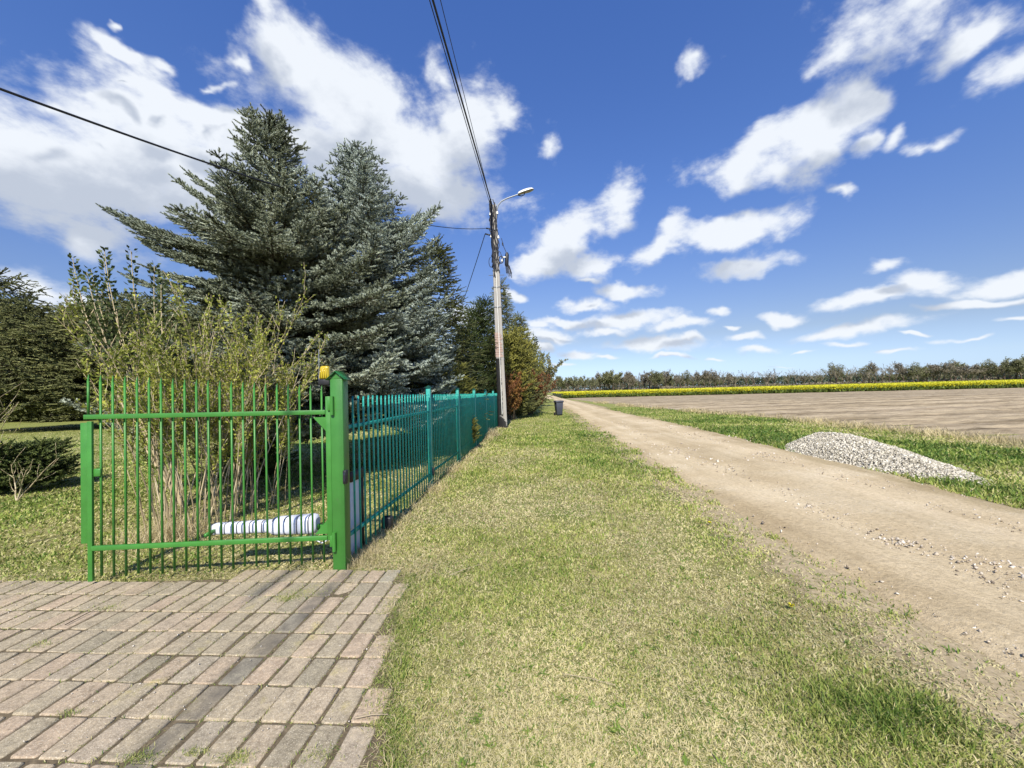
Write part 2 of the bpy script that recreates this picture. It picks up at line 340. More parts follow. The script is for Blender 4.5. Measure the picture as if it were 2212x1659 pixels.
M_rock = leaf_mat('crushed_rock', [(0, (.20, .18, .135)), (.5, (.46, .43, .35)), (1, (.68, .65, .56))], 0, 30, .9)
M_stone = leaf_mat('road_stone', [(0, (.16, .13, .10)), (.5, (.40, .34, .26)), (1, (.66, .62, .55))], 0, 30, .9)
M_amber = paint('amber_plastic', (.44, .33, .02), .18, .06, 5, 0)

# ------------------------------------------------------------------ layout lines (metres)
def fence_x(y): return -1.60 + .062 * (y - 3.8)
RL = np.array([G(*p)[:2] for p in [(2330, 1560), (2212, 1480), (2000, 1350), (1850, 1260), (1700, 1165), (1560, 1085), (1400, 990), (1290, 925), (1225, 880), (1193, 862), (1172, 855)]])
RR = np.array([G(*p)[:2] for p in [(2500, 1165), (2212, 1100), (1900, 1020), (1690, 970), (1550, 935), (1400, 903), (1330, 888), (1250, 868.5), (1205, 858), (1183, 853)]])
def lerp_line(A, y):
    o = np.argsort(A[:, 1]); ys = A[o, 1]; xs = A[o, 0]
    s0 = (xs[1] - xs[0]) / (ys[1] - ys[0])
    return np.where(y < ys[0], xs[0] + 0.05 * (y - ys[0]), np.interp(y, ys, xs))
def road_l(y): return lerp_line(RL, np.asarray(y, float)) + (fbm(np.asarray(y, float) * 1.3, y * 0 + 3, 5, 6) - .5) * .42
def road_r(y): return lerp_line(RR, np.asarray(y, float)) + (fbm(np.asarray(y, float) * 1.1, y * 0 + 9, 8) - .5) * .35
FE = np.array([G(*p)[:2] for p in [(2212, 959), (2107, 947), (1960, 932), (1812, 918), (1665, 903), (1487, 888), (1370, 878), (1246, 864)]])
def field_l(y): return lerp_line(FE, np.asarray(y, float)) + (fbm(np.asarray(y, float) * .6, y * 0 + 5, 3) - .5) * .5
PE = np.array([G(*p)[:2] for p in [(880, 1238), (868, 1300), (852, 1380), (846, 1440), (856, 1490), (852, 1560), (832, 1659)]])
def pave_r(y): return lerp_line(PE, np.asarray(y, float))
def pave_back(x): return np.interp(x, [-9, G(0, 1268)[0], G(190, 1256)[0], G(500, 1245)[0], G(735, 1238)[0], G(878, 1236)[0]], [3.35, G(0, 1268)[1], G(190, 1256)[1], G(500, 1245)[1], G(735, 1238)[1], G(878, 1236)[1]])

# ------------------------------------------------------------------ ground sheets
def sheet(name, xs, ys, fx0, fx1, z, mat, zf=None):
    """grid over y rows, from fx0(y) to fx1(y)"""
    t = np.linspace(0, 1, xs); Y = np.array(ys, float); X0 = fx0(Y); X1 = fx1(Y)
    X = X0[:, None] + (X1 - X0)[:, None] * t[None]; YY = np.repeat(Y[:, None], xs, 1)
    Z = np.full_like(X, z) if zf is None else z + zf(X, YY, t[None].repeat(len(Y), 0))
    n = len(Y); idx = np.arange(n * xs).reshape(n, xs)
    F = np.stack([idx[:-1, :-1], idx[:-1, 1:], idx[1:, 1:], idx[1:, :-1]], -1).reshape(-1, 4)
    mb = MB(); mb.add(np.stack([X, YY, Z], -1).reshape(-1, 3), F)
    o = mb.build(name, mat, smooth=True); return tag(o, kind='structure')

def grass_ground_mat():
    m, N, L = newmat('lawn_soil'); p = N['Principled BSDF']; p.inputs['Roughness'].default_value = .95; p.inputs['Specular IOR Level'].default_value = .1
    big = noise(N, L, .55, 5, .6); fine = noise(N, L, 9, 8, .75); blades = noise(N, L, 70, 3, .7, sc=(1, .45, 1)); far = noise(N, L, .05, 4)
    a = ramp(N, L, fine, [(.3, (.13, .105, .055)), (.55, (.34, .31, .14)), (.75, (.50, .46, .24))])
    b = ramp(N, L, fine, [(.3, (.075, .11, .025)), (.6, (.15, .19, .045)), (.8, (.25, .26, .09))])
    f = ramp(N, L, big, [(.40, (0, 0, 0)), (.66, (1, 1, 1))])
    c = mixc(N, L, f, a, b)
    # greener with distance up the lane where the turf is thicker
    tc = N.new('ShaderNodeTexCoord'); sp = N.new('ShaderNodeSeparateXYZ'); L.new(tc.outputs['Object'], sp.inputs[0])
    mr = N.new('ShaderNodeMapRange'); L.new(sp.outputs[1], mr.inputs[0]); mr.inputs[1].default_value = 3; mr.inputs[2].default_value = 16; mr.inputs[4].default_value = .75
    g = ramp(N, L, fine, [(.3, (.13, .16, .04)), (.6, (.23, .26, .075)), (.8, (.36, .36, .14))])
    c = mixc(N, L, mr.outputs[0], c, g)
    c = mixc(N, L, .6, c, ramp(N, L, blades, [(.3, (.45, .43, .38)), (.7, (1.6, 1.55, 1.35))]), 'MULTIPLY')
    L.new(c, p.inputs['Base Color']); L.new(bump(N, L, blades, .8, .03), p.inputs['Normal']); return m
M_lawn = grass_ground_mat()
mb = MB(); ys = np.concatenate([-np.geomspace(4000, 30, 8), np.linspace(-20, 40, 61), np.geomspace(50, 6000, 24)]); xs = np.concatenate([-np.geomspace(5000, 30, 14), np.linspace(-24, 24, 49), np.geomspace(30, 5000, 14)])
XX, YY = np.meshgrid(xs, ys); idx = np.arange(XX.size).reshape(XX.shape)
mb.add(np.stack([XX, YY, 0 * XX], -1).reshape(-1, 3), np.stack([idx[:-1, :-1], idx[:-1, 1:], idx[1:, 1:], idx[1:, :-1]], -1).reshape(-1, 4))
tag(mb.build('ground', M_lawn), kind='structure')

def road_mat():
    m, N, L = newmat('sandy_track'); p = N['Principled BSDF']; p.inputs['Roughness'].default_value = .95; p.inputs['Specular IOR Level'].default_value = .1
    n1 = noise(N, L, .8, 6, .6); n2 = noise(N, L, 22, 6, .75); n3 = noise(N, L, 90, 4, .7); st = noise(N, L, 1.6, 5, .6, sc=(1.6, .16, 1))
    c = ramp(N, L, n1, [(.3, (.43, .345, .215)), (.5, (.50, .41, .265)), (.72, (.56, .475, .325))])
    ta = N.new('ShaderNodeAttribute'); ta.attribute_name = 'tint'; wob = noise(N, L, .7, 4, .6)
    ad = N.new('ShaderNodeMath'); ad.operation = 'MULTIPLY_ADD'; L.new(wob, ad.inputs[0]); ad.inputs[1].default_value = .22; L.new(ta.outputs['Fac'], ad.inputs[2])
    c = mixc(N, L, .85, c, ramp(N, L, ad.outputs[0], [(.05, (.74, .70, .62)), (.20, (.98, .97, .95)), (.36, (1.06, 1.06, 1.05)), (.48, (.86, .84, .80)), (.62, (.92, .91, .89)), (.80, (1.07, 1.07, 1.07)), (.95, (.95, .94, .92)), (1.0, (.72, .70, .62))]), 'MULTIPLY')
    c = mixc(N, L, .8, c, ramp(N, L, st, [(.32, (.80, .78, .74)), (.5, (1, 1, 1)), (.7, (1.08, 1.08, 1.1))]), 'MULTIPLY')
    c = mixc(N, L, .7, c, ramp(N, L, n2, [(.3, (.58, .56, .53)), (.52, (1, 1, 1)), (.75, (1.3, 1.3, 1.3))]), 'MULTIPLY')
    v = N.new('ShaderNodeTexVoronoi'); v.inputs['Scale'].default_value = 26; tc = N.new('ShaderNodeTexCoord'); L.new(tc.outputs['Object'], v.inputs['Vector'])
    sp = ramp(N, L, v.outputs['Distance'], [(.10, (1, 1, 1)), (.17, (0, 0, 0))])
    sel = ramp(N, L, n1, [(.48, (0, 0, 0)), (.62, (1, 1, 1))])
    mm = N.new('ShaderNodeMath'); mm.operation = 'MULTIPLY'; L.new(sp, mm.inputs[0]); L.new(sel, mm.inputs[1])
    c = mixc(N, L, mm.outputs[0], c, (.60, .55, .47))
    L.new(c, p.inputs['Base Color']); L.new(bump(N, L, n2, .9, .02), p.inputs['Normal']); return m
M_road = road_mat()
yr = np.concatenate([np.arange(-12, 2, .5), np.arange(2, 16, .07), np.geomspace(16, float(RL[:, 1].max()), 120)])
def road_z(X, Y, t):
    e = np.minimum(t, 1 - t); edge = np.clip(e / .08, 0, 1)
    ruts = -.038 * np.exp(-((t - .3) / .09) ** 2) - .038 * np.exp(-((t - .72) / .09) ** 2)
    return edge * (.052 + ruts * .8 + (fbm(X * 1.5, Y * .8, 21) - .5) * .035 + (fbm(X * 7, Y * 7, 25, 3) - .5) * .014)
rd = sheet('dirt_road', 70, yr, road_l, road_r, .004, M_road, road_z)
rd.data.attributes['tint'].data.foreach_set('value', np.tile(np.linspace(0, 1, 69), len(yr) - 1).astype(np.float32))
def shoulder_mat():
    m, N, L = newmat('trodden_edge'); N.clear()
    at = N.new('ShaderNodeAttribute'); at.attribute_name = 'tint'; n = noise(N, L, 3.2, 7, .7); f = noise(N, L, 26, 5, .75)
    a = N.new('ShaderNodeMath'); a.operation = 'ADD'; L.new(at.outputs['Fac'], a.inputs[0]); L.new(n, a.inputs[1])
    a2 = N.new('ShaderNodeMath'); a2.operation = 'MULTIPLY_ADD'; L.new(f, a2.inputs[0]); a2.inputs[1].default_value = .5; L.new(a.outputs[0], a2.inputs[2])
    mr = N.new('ShaderNodeMapRange'); L.new(a2.outputs[0], mr.inputs[0]); mr.inputs[1].default_value = 1.05; mr.inputs[2].default_value = 1.4
    p = N.new('ShaderNodeBsdfDiffuse'); L.new(ramp(N, L, f, [(.3, (.22, .18, .11)), (.6, (.38, .31, .20)), (.8, (.50, .42, .29))]), p.inputs[0])
    t = N.new('ShaderNodeBsdfTransparent'); mx = N.new('ShaderNodeMixShader'); L.new(mr.outputs[0], mx.inputs[0]); L.new(t.outputs[0], mx.inputs[1]); L.new(p.outputs[0], mx.inputs[2])
    o = N.new('ShaderNodeOutputMaterial'); L.new(mx.outputs[0], o.inputs[0]); return m
M_sh = shoulder_mat(); ysh = np.concatenate([np.arange(-4, 20, .2), np.geomspace(20, 60, 40)])
for nm, f0, f1, rev in (('track_edge', lambda y: road_l(y) - 1.0, lambda y: road_l(y) + .02, 0), ('track_edge', lambda y: road_r(y) - .02, lambda y: road_r(y) + .9, 1)):
    o_ = sheet(nm, 24, ysh, f0, f1, .0025, M_sh); g_ = np.linspace(0, 1, 23); g_ = g_[::-1] if rev else g_
    o_.data.attributes['tint'].data.foreach_set('value', np.tile(g_, len(ysh) - 1).astype(np.float32))

def field_mat():
    m, N, L = newmat('tilled_soil'); p = N['Principled BSDF']; p.inputs['Roughness'].default_value = .95; p.inputs['Specular IOR Level'].default_value = .1
    n1 = noise(N, L, .30, 6, .65, sc=(.12, 2.2, 1), vec=(0, 0, R(-6))); n2 = noise(N, L, 3.5, 6, .7, sc=(.3, 1.2, 1), vec=(0, 0, R(-6))); n3 = noise(N, L, .03, 3)
    c = ramp(N, L, n1, [(.28, (.225, .18, .115)), (.5, (.325, .265, .175)), (.7, (.41, .34, .24))])
    c = mixc(N, L, .9, c, ramp(N, L, n2, [(.3, (.50, .48, .45)), (.5, (1, 1, 1)), (.72, (1.3, 1.3, 1.27))]), 'MULTIPLY')
    c = mixc(N, L, .6, c, ramp(N, L, n3, [(.3, (.88, .87, .86)), (.7, (1.12, 1.11, 1.1))]), 'MULTIPLY')
    wv_ = N.new('ShaderNodeTexWave'); wv_.bands_direction = 'Y'; wv_.inputs['Scale'].default_value = .30; wv_.inputs['Distortion'].default_value = 2.2; wv_.inputs['Detail'].default_value = 3; wv_.inputs['Detail Scale'].default_value = .5
    tcw = N.new('ShaderNodeTexCoord'); mw = N.new('ShaderNodeMapping'); mw.inputs['Rotation'].default_value = (0, 0, R(6)); mw.inputs['Scale'].default_value = (.22, 1, 1); L.new(tcw.outputs['Object'], mw.inputs[0]); L.new(mw.outputs[0], wv_.inputs['Vector'])
    c = mixc(N, L, .8, c, ramp(N, L, wv_.outputs['Fac'], [(.0, (.62, .60, .57)), (.28, (.95, .95, .95)), (.8, (1.06, 1.06, 1.06))]), 'MULTIPLY')
    L.new(c, p.inputs['Base Color']); L.new(bump(N, L, n2, 1.0, .10), p.inputs['Normal']); return m
M_field = field_mat()
def field_z(X, Y, t):
    fade = np.clip((90 - Y) / 60, 0, 1); q = Y + .105 * X
    return np.clip(t / .01, 0, 1) * (.05 + fade * (.055 * np.sin(q * 4.2 + 2 * fbm(X * .15, Y * .3, 3)) + (fbm(X * 1.2, q * 5, 33) - .5) * .13))
sheet('ploughed_field', 300, np.concatenate([np.arange(-25, 8, 1.0), np.arange(8, 40, .16), np.geomspace(40, 95, 60)]), field_l, lambda y: field_l(y) * 0 + 190., .004, M_field, field_z)

# ------------------------------------------------------------------ brick paving of the drive
def brick_mat():
    m, N, L = newmat('paving_brick'); p = N['Principled BSDF']; p.inputs['Roughness'].default_value = .9; p.inputs['Specular IOR Level'].default_value = .2
    at = N.new('ShaderNodeAttribute'); at.attribute_name = 'tint'
    c = ramp(N, L, at.outputs['Fac'], [(0, (.25, .22, .155)), (.25, (.31, .265, .185)), (.5, (.34, .285, .20)), (.78, (.36, .28, .20)), (1, (.31, .285, .215))])
    spk = noise(N, L, 190, 3, .7); mid = noise(N, L, 11, 8, .8); big = noise(N, L, 1.1, 4)
    c = mixc(N, L, .9, c, ramp(N, L, mid, [(.28, (.55, .53, .49)), (.5, (1, 1, 1)), (.72, (1.35, 1.32, 1.25))]), 'MULTIPLY')
    c = mixc(N, L, ramp(N, L, noise(N, L, 3.1, 5, .7), [(.60, (0, 0, 0)), (.74, (.75, .75, .75))]), c, (.36, .31, .10))       # lichen
    c = mixc(N, L, ramp(N, L, spk, [(.56, (0, 0, 0)), (.66, (.85, .85, .85))]), c, (.66, .60, .47))
    c = mixc(N, L, ramp(N, L, noise(N, L, 150, 2), [(.30, (.8, .8, .8)), (.38, (0, 0, 0))]), c, (.17, .14, .11))
    c = mixc(N, L, .7, c, ramp(N, L, big, [(.3, (.85, .84, .82)), (.7, (1.12, 1.1, 1.08))]), 'MULTIPLY')
    c = mixc(N, L, .85, c, ramp(N, L, noise(N, L, 42, 5, .75), [(.32, (.66, .64, .60)), (.5, (1, 1, 1)), (.68, (1.28, 1.26, 1.2))]), 'MULTIPLY')
    # long dark streak lying along one course
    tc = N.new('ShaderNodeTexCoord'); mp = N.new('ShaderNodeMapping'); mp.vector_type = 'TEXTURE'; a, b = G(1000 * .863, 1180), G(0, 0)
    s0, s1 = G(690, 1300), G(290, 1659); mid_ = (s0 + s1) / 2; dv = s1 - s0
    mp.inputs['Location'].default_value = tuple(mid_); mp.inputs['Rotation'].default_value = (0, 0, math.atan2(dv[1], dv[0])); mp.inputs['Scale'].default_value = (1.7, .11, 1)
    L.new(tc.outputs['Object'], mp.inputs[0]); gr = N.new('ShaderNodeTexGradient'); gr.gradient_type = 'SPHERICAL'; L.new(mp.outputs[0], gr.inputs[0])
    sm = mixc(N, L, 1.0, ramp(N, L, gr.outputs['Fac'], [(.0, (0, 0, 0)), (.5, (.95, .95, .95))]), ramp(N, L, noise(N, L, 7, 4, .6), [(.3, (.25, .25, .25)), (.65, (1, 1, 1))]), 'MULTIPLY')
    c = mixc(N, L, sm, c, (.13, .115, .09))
    L.new(c, p.inputs['Base Color']); L.new(bump(N, L, mid, .7, .012), p.inputs['Normal']); return m
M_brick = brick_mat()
M_joint = paint('joint_soil', (.12, .095, .06), .95, .4, 20, .6, spec=.1)
def paving():
    ul = nrm(np.array([.066, 1.0])); wv = np.array([ul[1], -ul[0]]); o0 = G(835 * .8641, 1591 * .8641)[:2]
    LB, WB = .238, .1485; mb = MB(); rng = np.random.default_rng(3); k = 0
    for i in range(-22, 8):
        wob = rng.normal(0, .004)
        for j in range(-50, 10):
            c = o0 + ul * (i + .5) * LB + wv * (j + .5) * WB
            if c[1] > pave_back(c[0]) - .02 or c[1] < -2.2: continue
            if c[0] > float(pave_r(np.array(c[1]))) - .03: continue
            hl, hw = LB / 2 - rng.uniform(.002, .008), WB / 2 - rng.uniform(.004, .013); an = rng.normal(0, .024); c = c + rng.normal(0, .0035, 2) ; zt = .021 + rng.normal(0, .0018); tx, ty = rng.normal(0, .010, 2)
            b = .007; ca, sa = math.cos(an), math.sin(an); ring = []
            for (q, z) in ((0, -.03), (0, -.008), (b * .4, -.002), (b, 0)):
                for sx, sy, cx in ((-1, -1, 0), (1, -1, 0), (1, 1, 0), (-1, 1, 0)):
                    cr = .009        # clipped corners
                    l1, w1 = hl - q, hw - q
                    pts = ((sx * l1, sy * (w1 - cr)), (sx * (l1 - cr), sy * w1)) if sx * sy > 0 else ((sx * (l1 - cr), sy * w1), (sx * l1, sy * (w1 - cr)))
                    for (l, w) in pts:
                        l += rng.normal(0, .0012); w += rng.normal(0, .0012)
                        xy = c + wob * wv + ul * (l * ca - w * sa) + wv * (l * sa + w * ca); ring.append((xy[0], xy[1], zt + z + (tx * l + ty * w)))
            F = [(r * 8 + s, r * 8 + (s + 1) % 8, (r + 1) * 8 + (s + 1) % 8, (r + 1) * 8 + s) for r in range(3) for s in range(8)]
            ring.append((*(c + wob * wv), zt)); t_ = float(np.clip(rng.normal(.45, .28), 0, 1))
            mb.add(ring, np.array(F)[:, ::-1], t_); mb.add(ring[24:33], [((s + 1) % 8, s, 8) for s in range(8)], t_); k += 1
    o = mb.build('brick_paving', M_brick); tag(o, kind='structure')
    # soil bed under the bricks
    yy = np.linspace(-2.4, 3.55, 140)
    s = sheet('paving_bed', 160, yy, lambda y: y * 0 - 9.0, lambda y: pave_r(y) - .01, .004, M_joint, lambda X, Y, t: .008 * fbm(X * 9, Y * 9, 4) + .006)
paving()

# ------------------------------------------------------------------ grass
def in_pave(x, y): return (x < pave_r(y) - .03 + .10 * (fbm(x * 5, y * 5, 95) - .5)) & (y < pave_back(x) - .04 + .2 * (fbm(x * 4, y * 4, 96) - .5))
def greenness(x, y):
    g = .09 + .6 * (fbm(x * 1.7 + 4, y * 1.5, 11) - .42) + .75 * (fbm(x * 7, y * 5.5, 12, 3) - .5) + 1.6 * (fbm(x * .6, y * .5, 17, 3) - .5) + .18 * np.clip((y - 3) / 9, 0, 1) + .12 * np.clip((x - 1.0) / 1.5, 0, 1)
    for (px, py, rx, ry, a) in ((1930, 1545, .36, .22, .80), (1680, 1385, .45, .3, .38), (880, 1400, .10, .6, .35), (870, 1560, .14, .35, .32), (1000, 1180, .7, .45, .2), (930, 1150, .35, .35, .3), (1370, 940, 1.8, 5, .3), (1620, 1160, .8, 1.2, .22)):
        c = G(px, py); g = g + a * np.exp(-((x - c[0]) / rx) ** 2 - ((y - c[1]) / ry) ** 2)
    for (px, py, rx, ry, a) in ((1135, 1110, .8, .7, .35), (2080, 1480, .4, .7, .25), (1620, 1560, .9, .3, .22), (1930, 1380, .5, .2, .2), (1250, 1300, .6, .5, .12), (1400, 1250, .8, .8, .12), (1760, 1260, .35, .5, .28), (1600, 1140, .35, .9, .22), (1960, 1400, .35, .4, .25), (1100, 1560, .6, .4, .30), (900, 1120, .35, 1.2, .3), (820, 1250, .4, .3, .3), (1500, 1620, .5, .25, .25)):
        c = G(px, py); g = g - a * np.exp(-((x - c[0]) / rx) ** 2 - ((y - c[1]) / ry) ** 2)
    g = g + .22 * (x > lerp_line(RR, y) - .2)
    return g
def blades(mb, x, y, h, w, lean, tint, rng, z0=0.0):
    k = len(x); a = rng.uniform(0, 6.283, k); b = rng.uniform(0, 6.283, k)
    L = np.stack([np.cos(a), np.sin(a), 0 * a], 1); Wd = np.stack([np.cos(b), np.sin(b), 0 * b], 1) * (w / 2)[:, None]
    Pt = np.stack([x, y, 0 * x + z0], 1); upv = np.array([[0, 0, 1.]])
    cl = np.cos(lean)[:, None]; sl = np.sin(lean)[:, None]
    mid = Pt + (upv * cl + L * sl) * (h * .55)[:, None]
    l2 = np.minimum(lean + .55, 1.62); tip = mid + (upv * np.cos(l2)[:, None] + L * np.sin(l2)[:, None]) * (h * .45)[:, None]; tip[:, 2] = np.maximum(tip[:, 2], z0 + .003)
    V = np.stack([Pt - Wd, Pt + Wd, mid + Wd * .8, mid - Wd * .8, tip], 1)
    i0 = np.arange(k)[:, None] * 5
    n0 = mb.n; mb.add(V.reshape(-1, 3), i0 + np.array([[0, 1, 2, 3]]), tint)
    mb.F.append(i0 + np.array([[3, 2, 4]]) + n0); mb.T.append(tint.copy()); mb.M.append(np.zeros(k, int))
def grass():
    rng = np.random.default_rng(5); mb = MB()
    n = 950000
    # distance density ~ 1/d^2 over the ground round the viewpoint
    d = np.exp(rng.uniform(math.log(1.15), math.log(34), n)); a = rng.uniform(-R(62), R(62), n)
    x = d * np.sin(a); y = d * np.cos(a)
    near = (y > .9)
    rl = road_l(y); rr = road_r(y); fl = field_l(y)
    spill = fbm(x * 3.1, y * 2.3, 51); into = np.minimum(x - rl, rr - x)
    ok = near & ~in_pave(x, y) & ~((into > 0) & (into > .75 * (spill - .42))) & (x < fl)
    # sparse creeping edge of the road
    ed = np.minimum(np.abs(x - rl), np.abs(x - rr)); 
    ok &= ~((x > rl - .9) & (x < rl + .4) & (rng.uniform(0, 1, n) < .85 * np.clip(1 - (rl - x) / .9, 0, 1) * (fbm(x * 4, y * 4, 53) < .56)))
    x, y, d = x[ok], y[ok], d[ok]; k = len(x)
    g = greenness(x, y); behind = (x < fence_x(y)) & (y > 3.5); rstrip = x > lerp_line(RR, y) - .2
    bare = (fbm(x * 2.3, y * 2.3, 41) < .36) | (fbm(x * 9, y * 9, 44, 2) < .33)
    keep = ~(bare & (rng.uniform(0, 1, k) < .55) & ~rstrip); x, y, d, g, behind, rstrip = [q[keep] for q in (x, y, d, g, behind, rstrip)]; k = len(x)
    t = np.clip(g + rng.normal(0, .25, k), 0, 1); t = np.where(rng.uniform(0, 1, k) < .20, rng.uniform(0, .25, k), t); t = np.where(rng.uniform(0, 1, k) < .10, rng.uniform(.6, 1, k), t)
    h = rng.uniform(.016, .042, k) * (.8 + .7 * np.clip(g, 0, 1)) * np.where(rstrip, 1.35, 1) * np.clip(d / 4, 1, 1.8) * np.where(behind, .75, 1)
    c = G(1920, 1545); h = h * (1 + .9 * np.exp(-((x - c[0]) / .4) ** 2 - ((y - c[1]) / .25) ** 2))
    w = .0034 * np.clip(d / 1.7, 1, 8) * rng.uniform(.6, 1.5, k)
    lean = np.abs(rng.normal(.45, .4, k)); lean = np.where(t < .25, rng.uniform(.7, 1.5, k), lean); lean = np.minimum(lean, 1.5)
    blades(mb, x, y, h, w, lean, t, rng, .002)
    # broad-leaved rosettes among the grass
    q = 420; dd = np.exp(rng.uniform(math.log(1.4), math.log(9), q)); aa = rng.uniform(-R(35), R(58), q); cx, cy = dd * np.sin(aa), dd * np.cos(aa)
    m_ = ~in_pave(cx, cy) & (cx < road_l(cy) - .1) & (cx > fence_x(cy)); cx, cy = np.repeat(cx[m_], 9), np.repeat(cy[m_], 9); q = len(cx)
    blades(mb, cx + rng.normal(0, .012, q), cy + rng.normal(0, .012, q), rng.uniform(.025, .055, q), rng.uniform(.006, .012, q), rng.uniform(.8, 1.35, q), rng.uniform(.62, .95, q), rng, .004)
    tag(mb.build('grass', M_grass), 'short mown spring grass, part green and part straw dry', 'grass', kind='stuff')
    # tall dry grass along the fence foot and field edge
    mb = MB()
    k = 6500; y = 3.7 + 26 * rng.uniform(0, 1, k) ** 1.6; off = np.abs(rng.normal(0, .16, k)); x = fence_x(y) + off * np.where(rng.uniform(0, 1, k) < .75, 1, -1) + .02
    m = fbm(x * 1.2, y * 1.5, 61) > .40; x, y = x[m], y[m]; k = len(x)
    blades(mb, x, y, rng.uniform(.04, .16, k), .004 * np.clip(y / 4, 1, 4), rng.uniform(.1, 1.3, k), rng.uniform(0, 1, k), rng)
    for (px, py, r, n_, hh) in ((960, 1020, .35, 500, .3), (1030, 950, .35, 900, .35), (1052, 943, .3, 700, .45), (370, 1160, .3, 1400, .35), (790, 1200, .2, 200, .15), (925, 1060, .3, 500, .3), (1100, 905, .3, 500, .3), (100, 925, 1.5, 500, .2)):
        c = G(px, py); q = rng.normal(0, r * .6, (n_, 2)); 
        blades(mb, c[0] + q[:, 0], c[1] + q[:, 1], rng.uniform(.3, 1, n_) * hh, np.full(n_, .0045) * max(1, c[1] / 5), rng.uniform(.1, 1.2, n_), rng.uniform(.0, 1, n_), rng)
    k = 5200; x = rng.uniform(-7, -.7, k); y = pave_back(x) + rng.normal(.05, .13, k) * np.clip(1.2 + .5 * np.sin(x * 3), .5, 2); m = fbm(x * 3, y * 4, 64) > .42; x, y = x[m], y[m]; k = len(x)
    blades(mb, x, y, rng.uniform(.02, .07, k), np.full(k, .004), rng.uniform(1.0, 1.5, k), rng.uniform(0, .9, k), rng, .018)
    k = 1500; y = rng.uniform(1.0, 3.6, k); x = pave_r(y) + rng.normal(-.03, .07, k); blades(mb, x, y, rng.uniform(.02, .06, k), np.full(k, .003), rng.uniform(.8, 1.5, k), rng.uniform(0, .9, k), rng, .02)
    k = 9000; y = 8 + 40 * rng.uniform(0, 1, k) ** 1.5; x = field_l(y) + rng.normal(-.35, .35, k); m = fbm(x * .6, y * .5, 63) > .46; x, y = x[m], y[m]; k = len(x)
    blades(mb, x, y, rng.uniform(.1, .38, k), .01 * np.clip(y / 10, 1, 3), rng.uniform(.1, 1., k), rng.uniform(0, .8, k), rng)
    tag(mb.build('dry_grass', M_dry), 'tall dead straw-coloured grass along the fence foot and field edge', 'dry grass', kind='stuff')
grass()

# ------------------------------------------------------------------ loose stones
def rockset(mb, X, Y, Z, S_, rng, tint):
    base = np.array([(1, 0, 0), (-1, 0, 0), (0, 1, 0), (0, -1, 0), (0, 0, 1), (0, 0, -1), (.6, .6, .55), (-.6, .6, -.4), (.6, -.6, -.4), (-.55, -.6, .6)], float)
    fc = np.array([(0, 2, 6), (2, 4, 6), (4, 0, 6), (0, 4, 8), (4, 3, 8), (3, 0, 8), (0, 3, 5), (0, 5, 2), (2, 5, 7), (5, 1, 7), (1, 2, 7), (2, 1, 4), (1, 9, 4), (9, 3, 4), (1, 3, 9), (1, 5, 3)])
    k = len(X); V = base[None] * rng.uniform(.6, 1.25, (k, 10, 1)) * (np.stack([rng.uniform(.7, 1.3, k), rng.uniform(.7, 1.3, k), rng.uniform(.4, .85, k)], 1) * S_[:, None])[:, None]
    q = rng.normal(0, 1, (k, 4)); q /= np.linalg.norm(q, axis=1)[:, None]; w, x, y, z = q.T
    M = np.stack([1 - 2 * (y * y + z * z), 2 * (x * y - z * w), 2 * (x * z + y * w), 2 * (x * y + z * w), 1 - 2 * (x * x + z * z), 2 * (y * z - x * w), 2 * (x * z - y * w), 2 * (y * z + x * w), 1 - 2 * (x * x + y * y)], 1).reshape(k, 3, 3)
    V = np.einsum('kij,knj->kni', M, V) + np.stack([X, Y, Z], 1)[:, None]
    mb.add(V.reshape(-1, 3), (fc[None] + (np.arange(k) * 10)[:, None, None]).reshape(-1, 3), np.repeat(tint, 16))
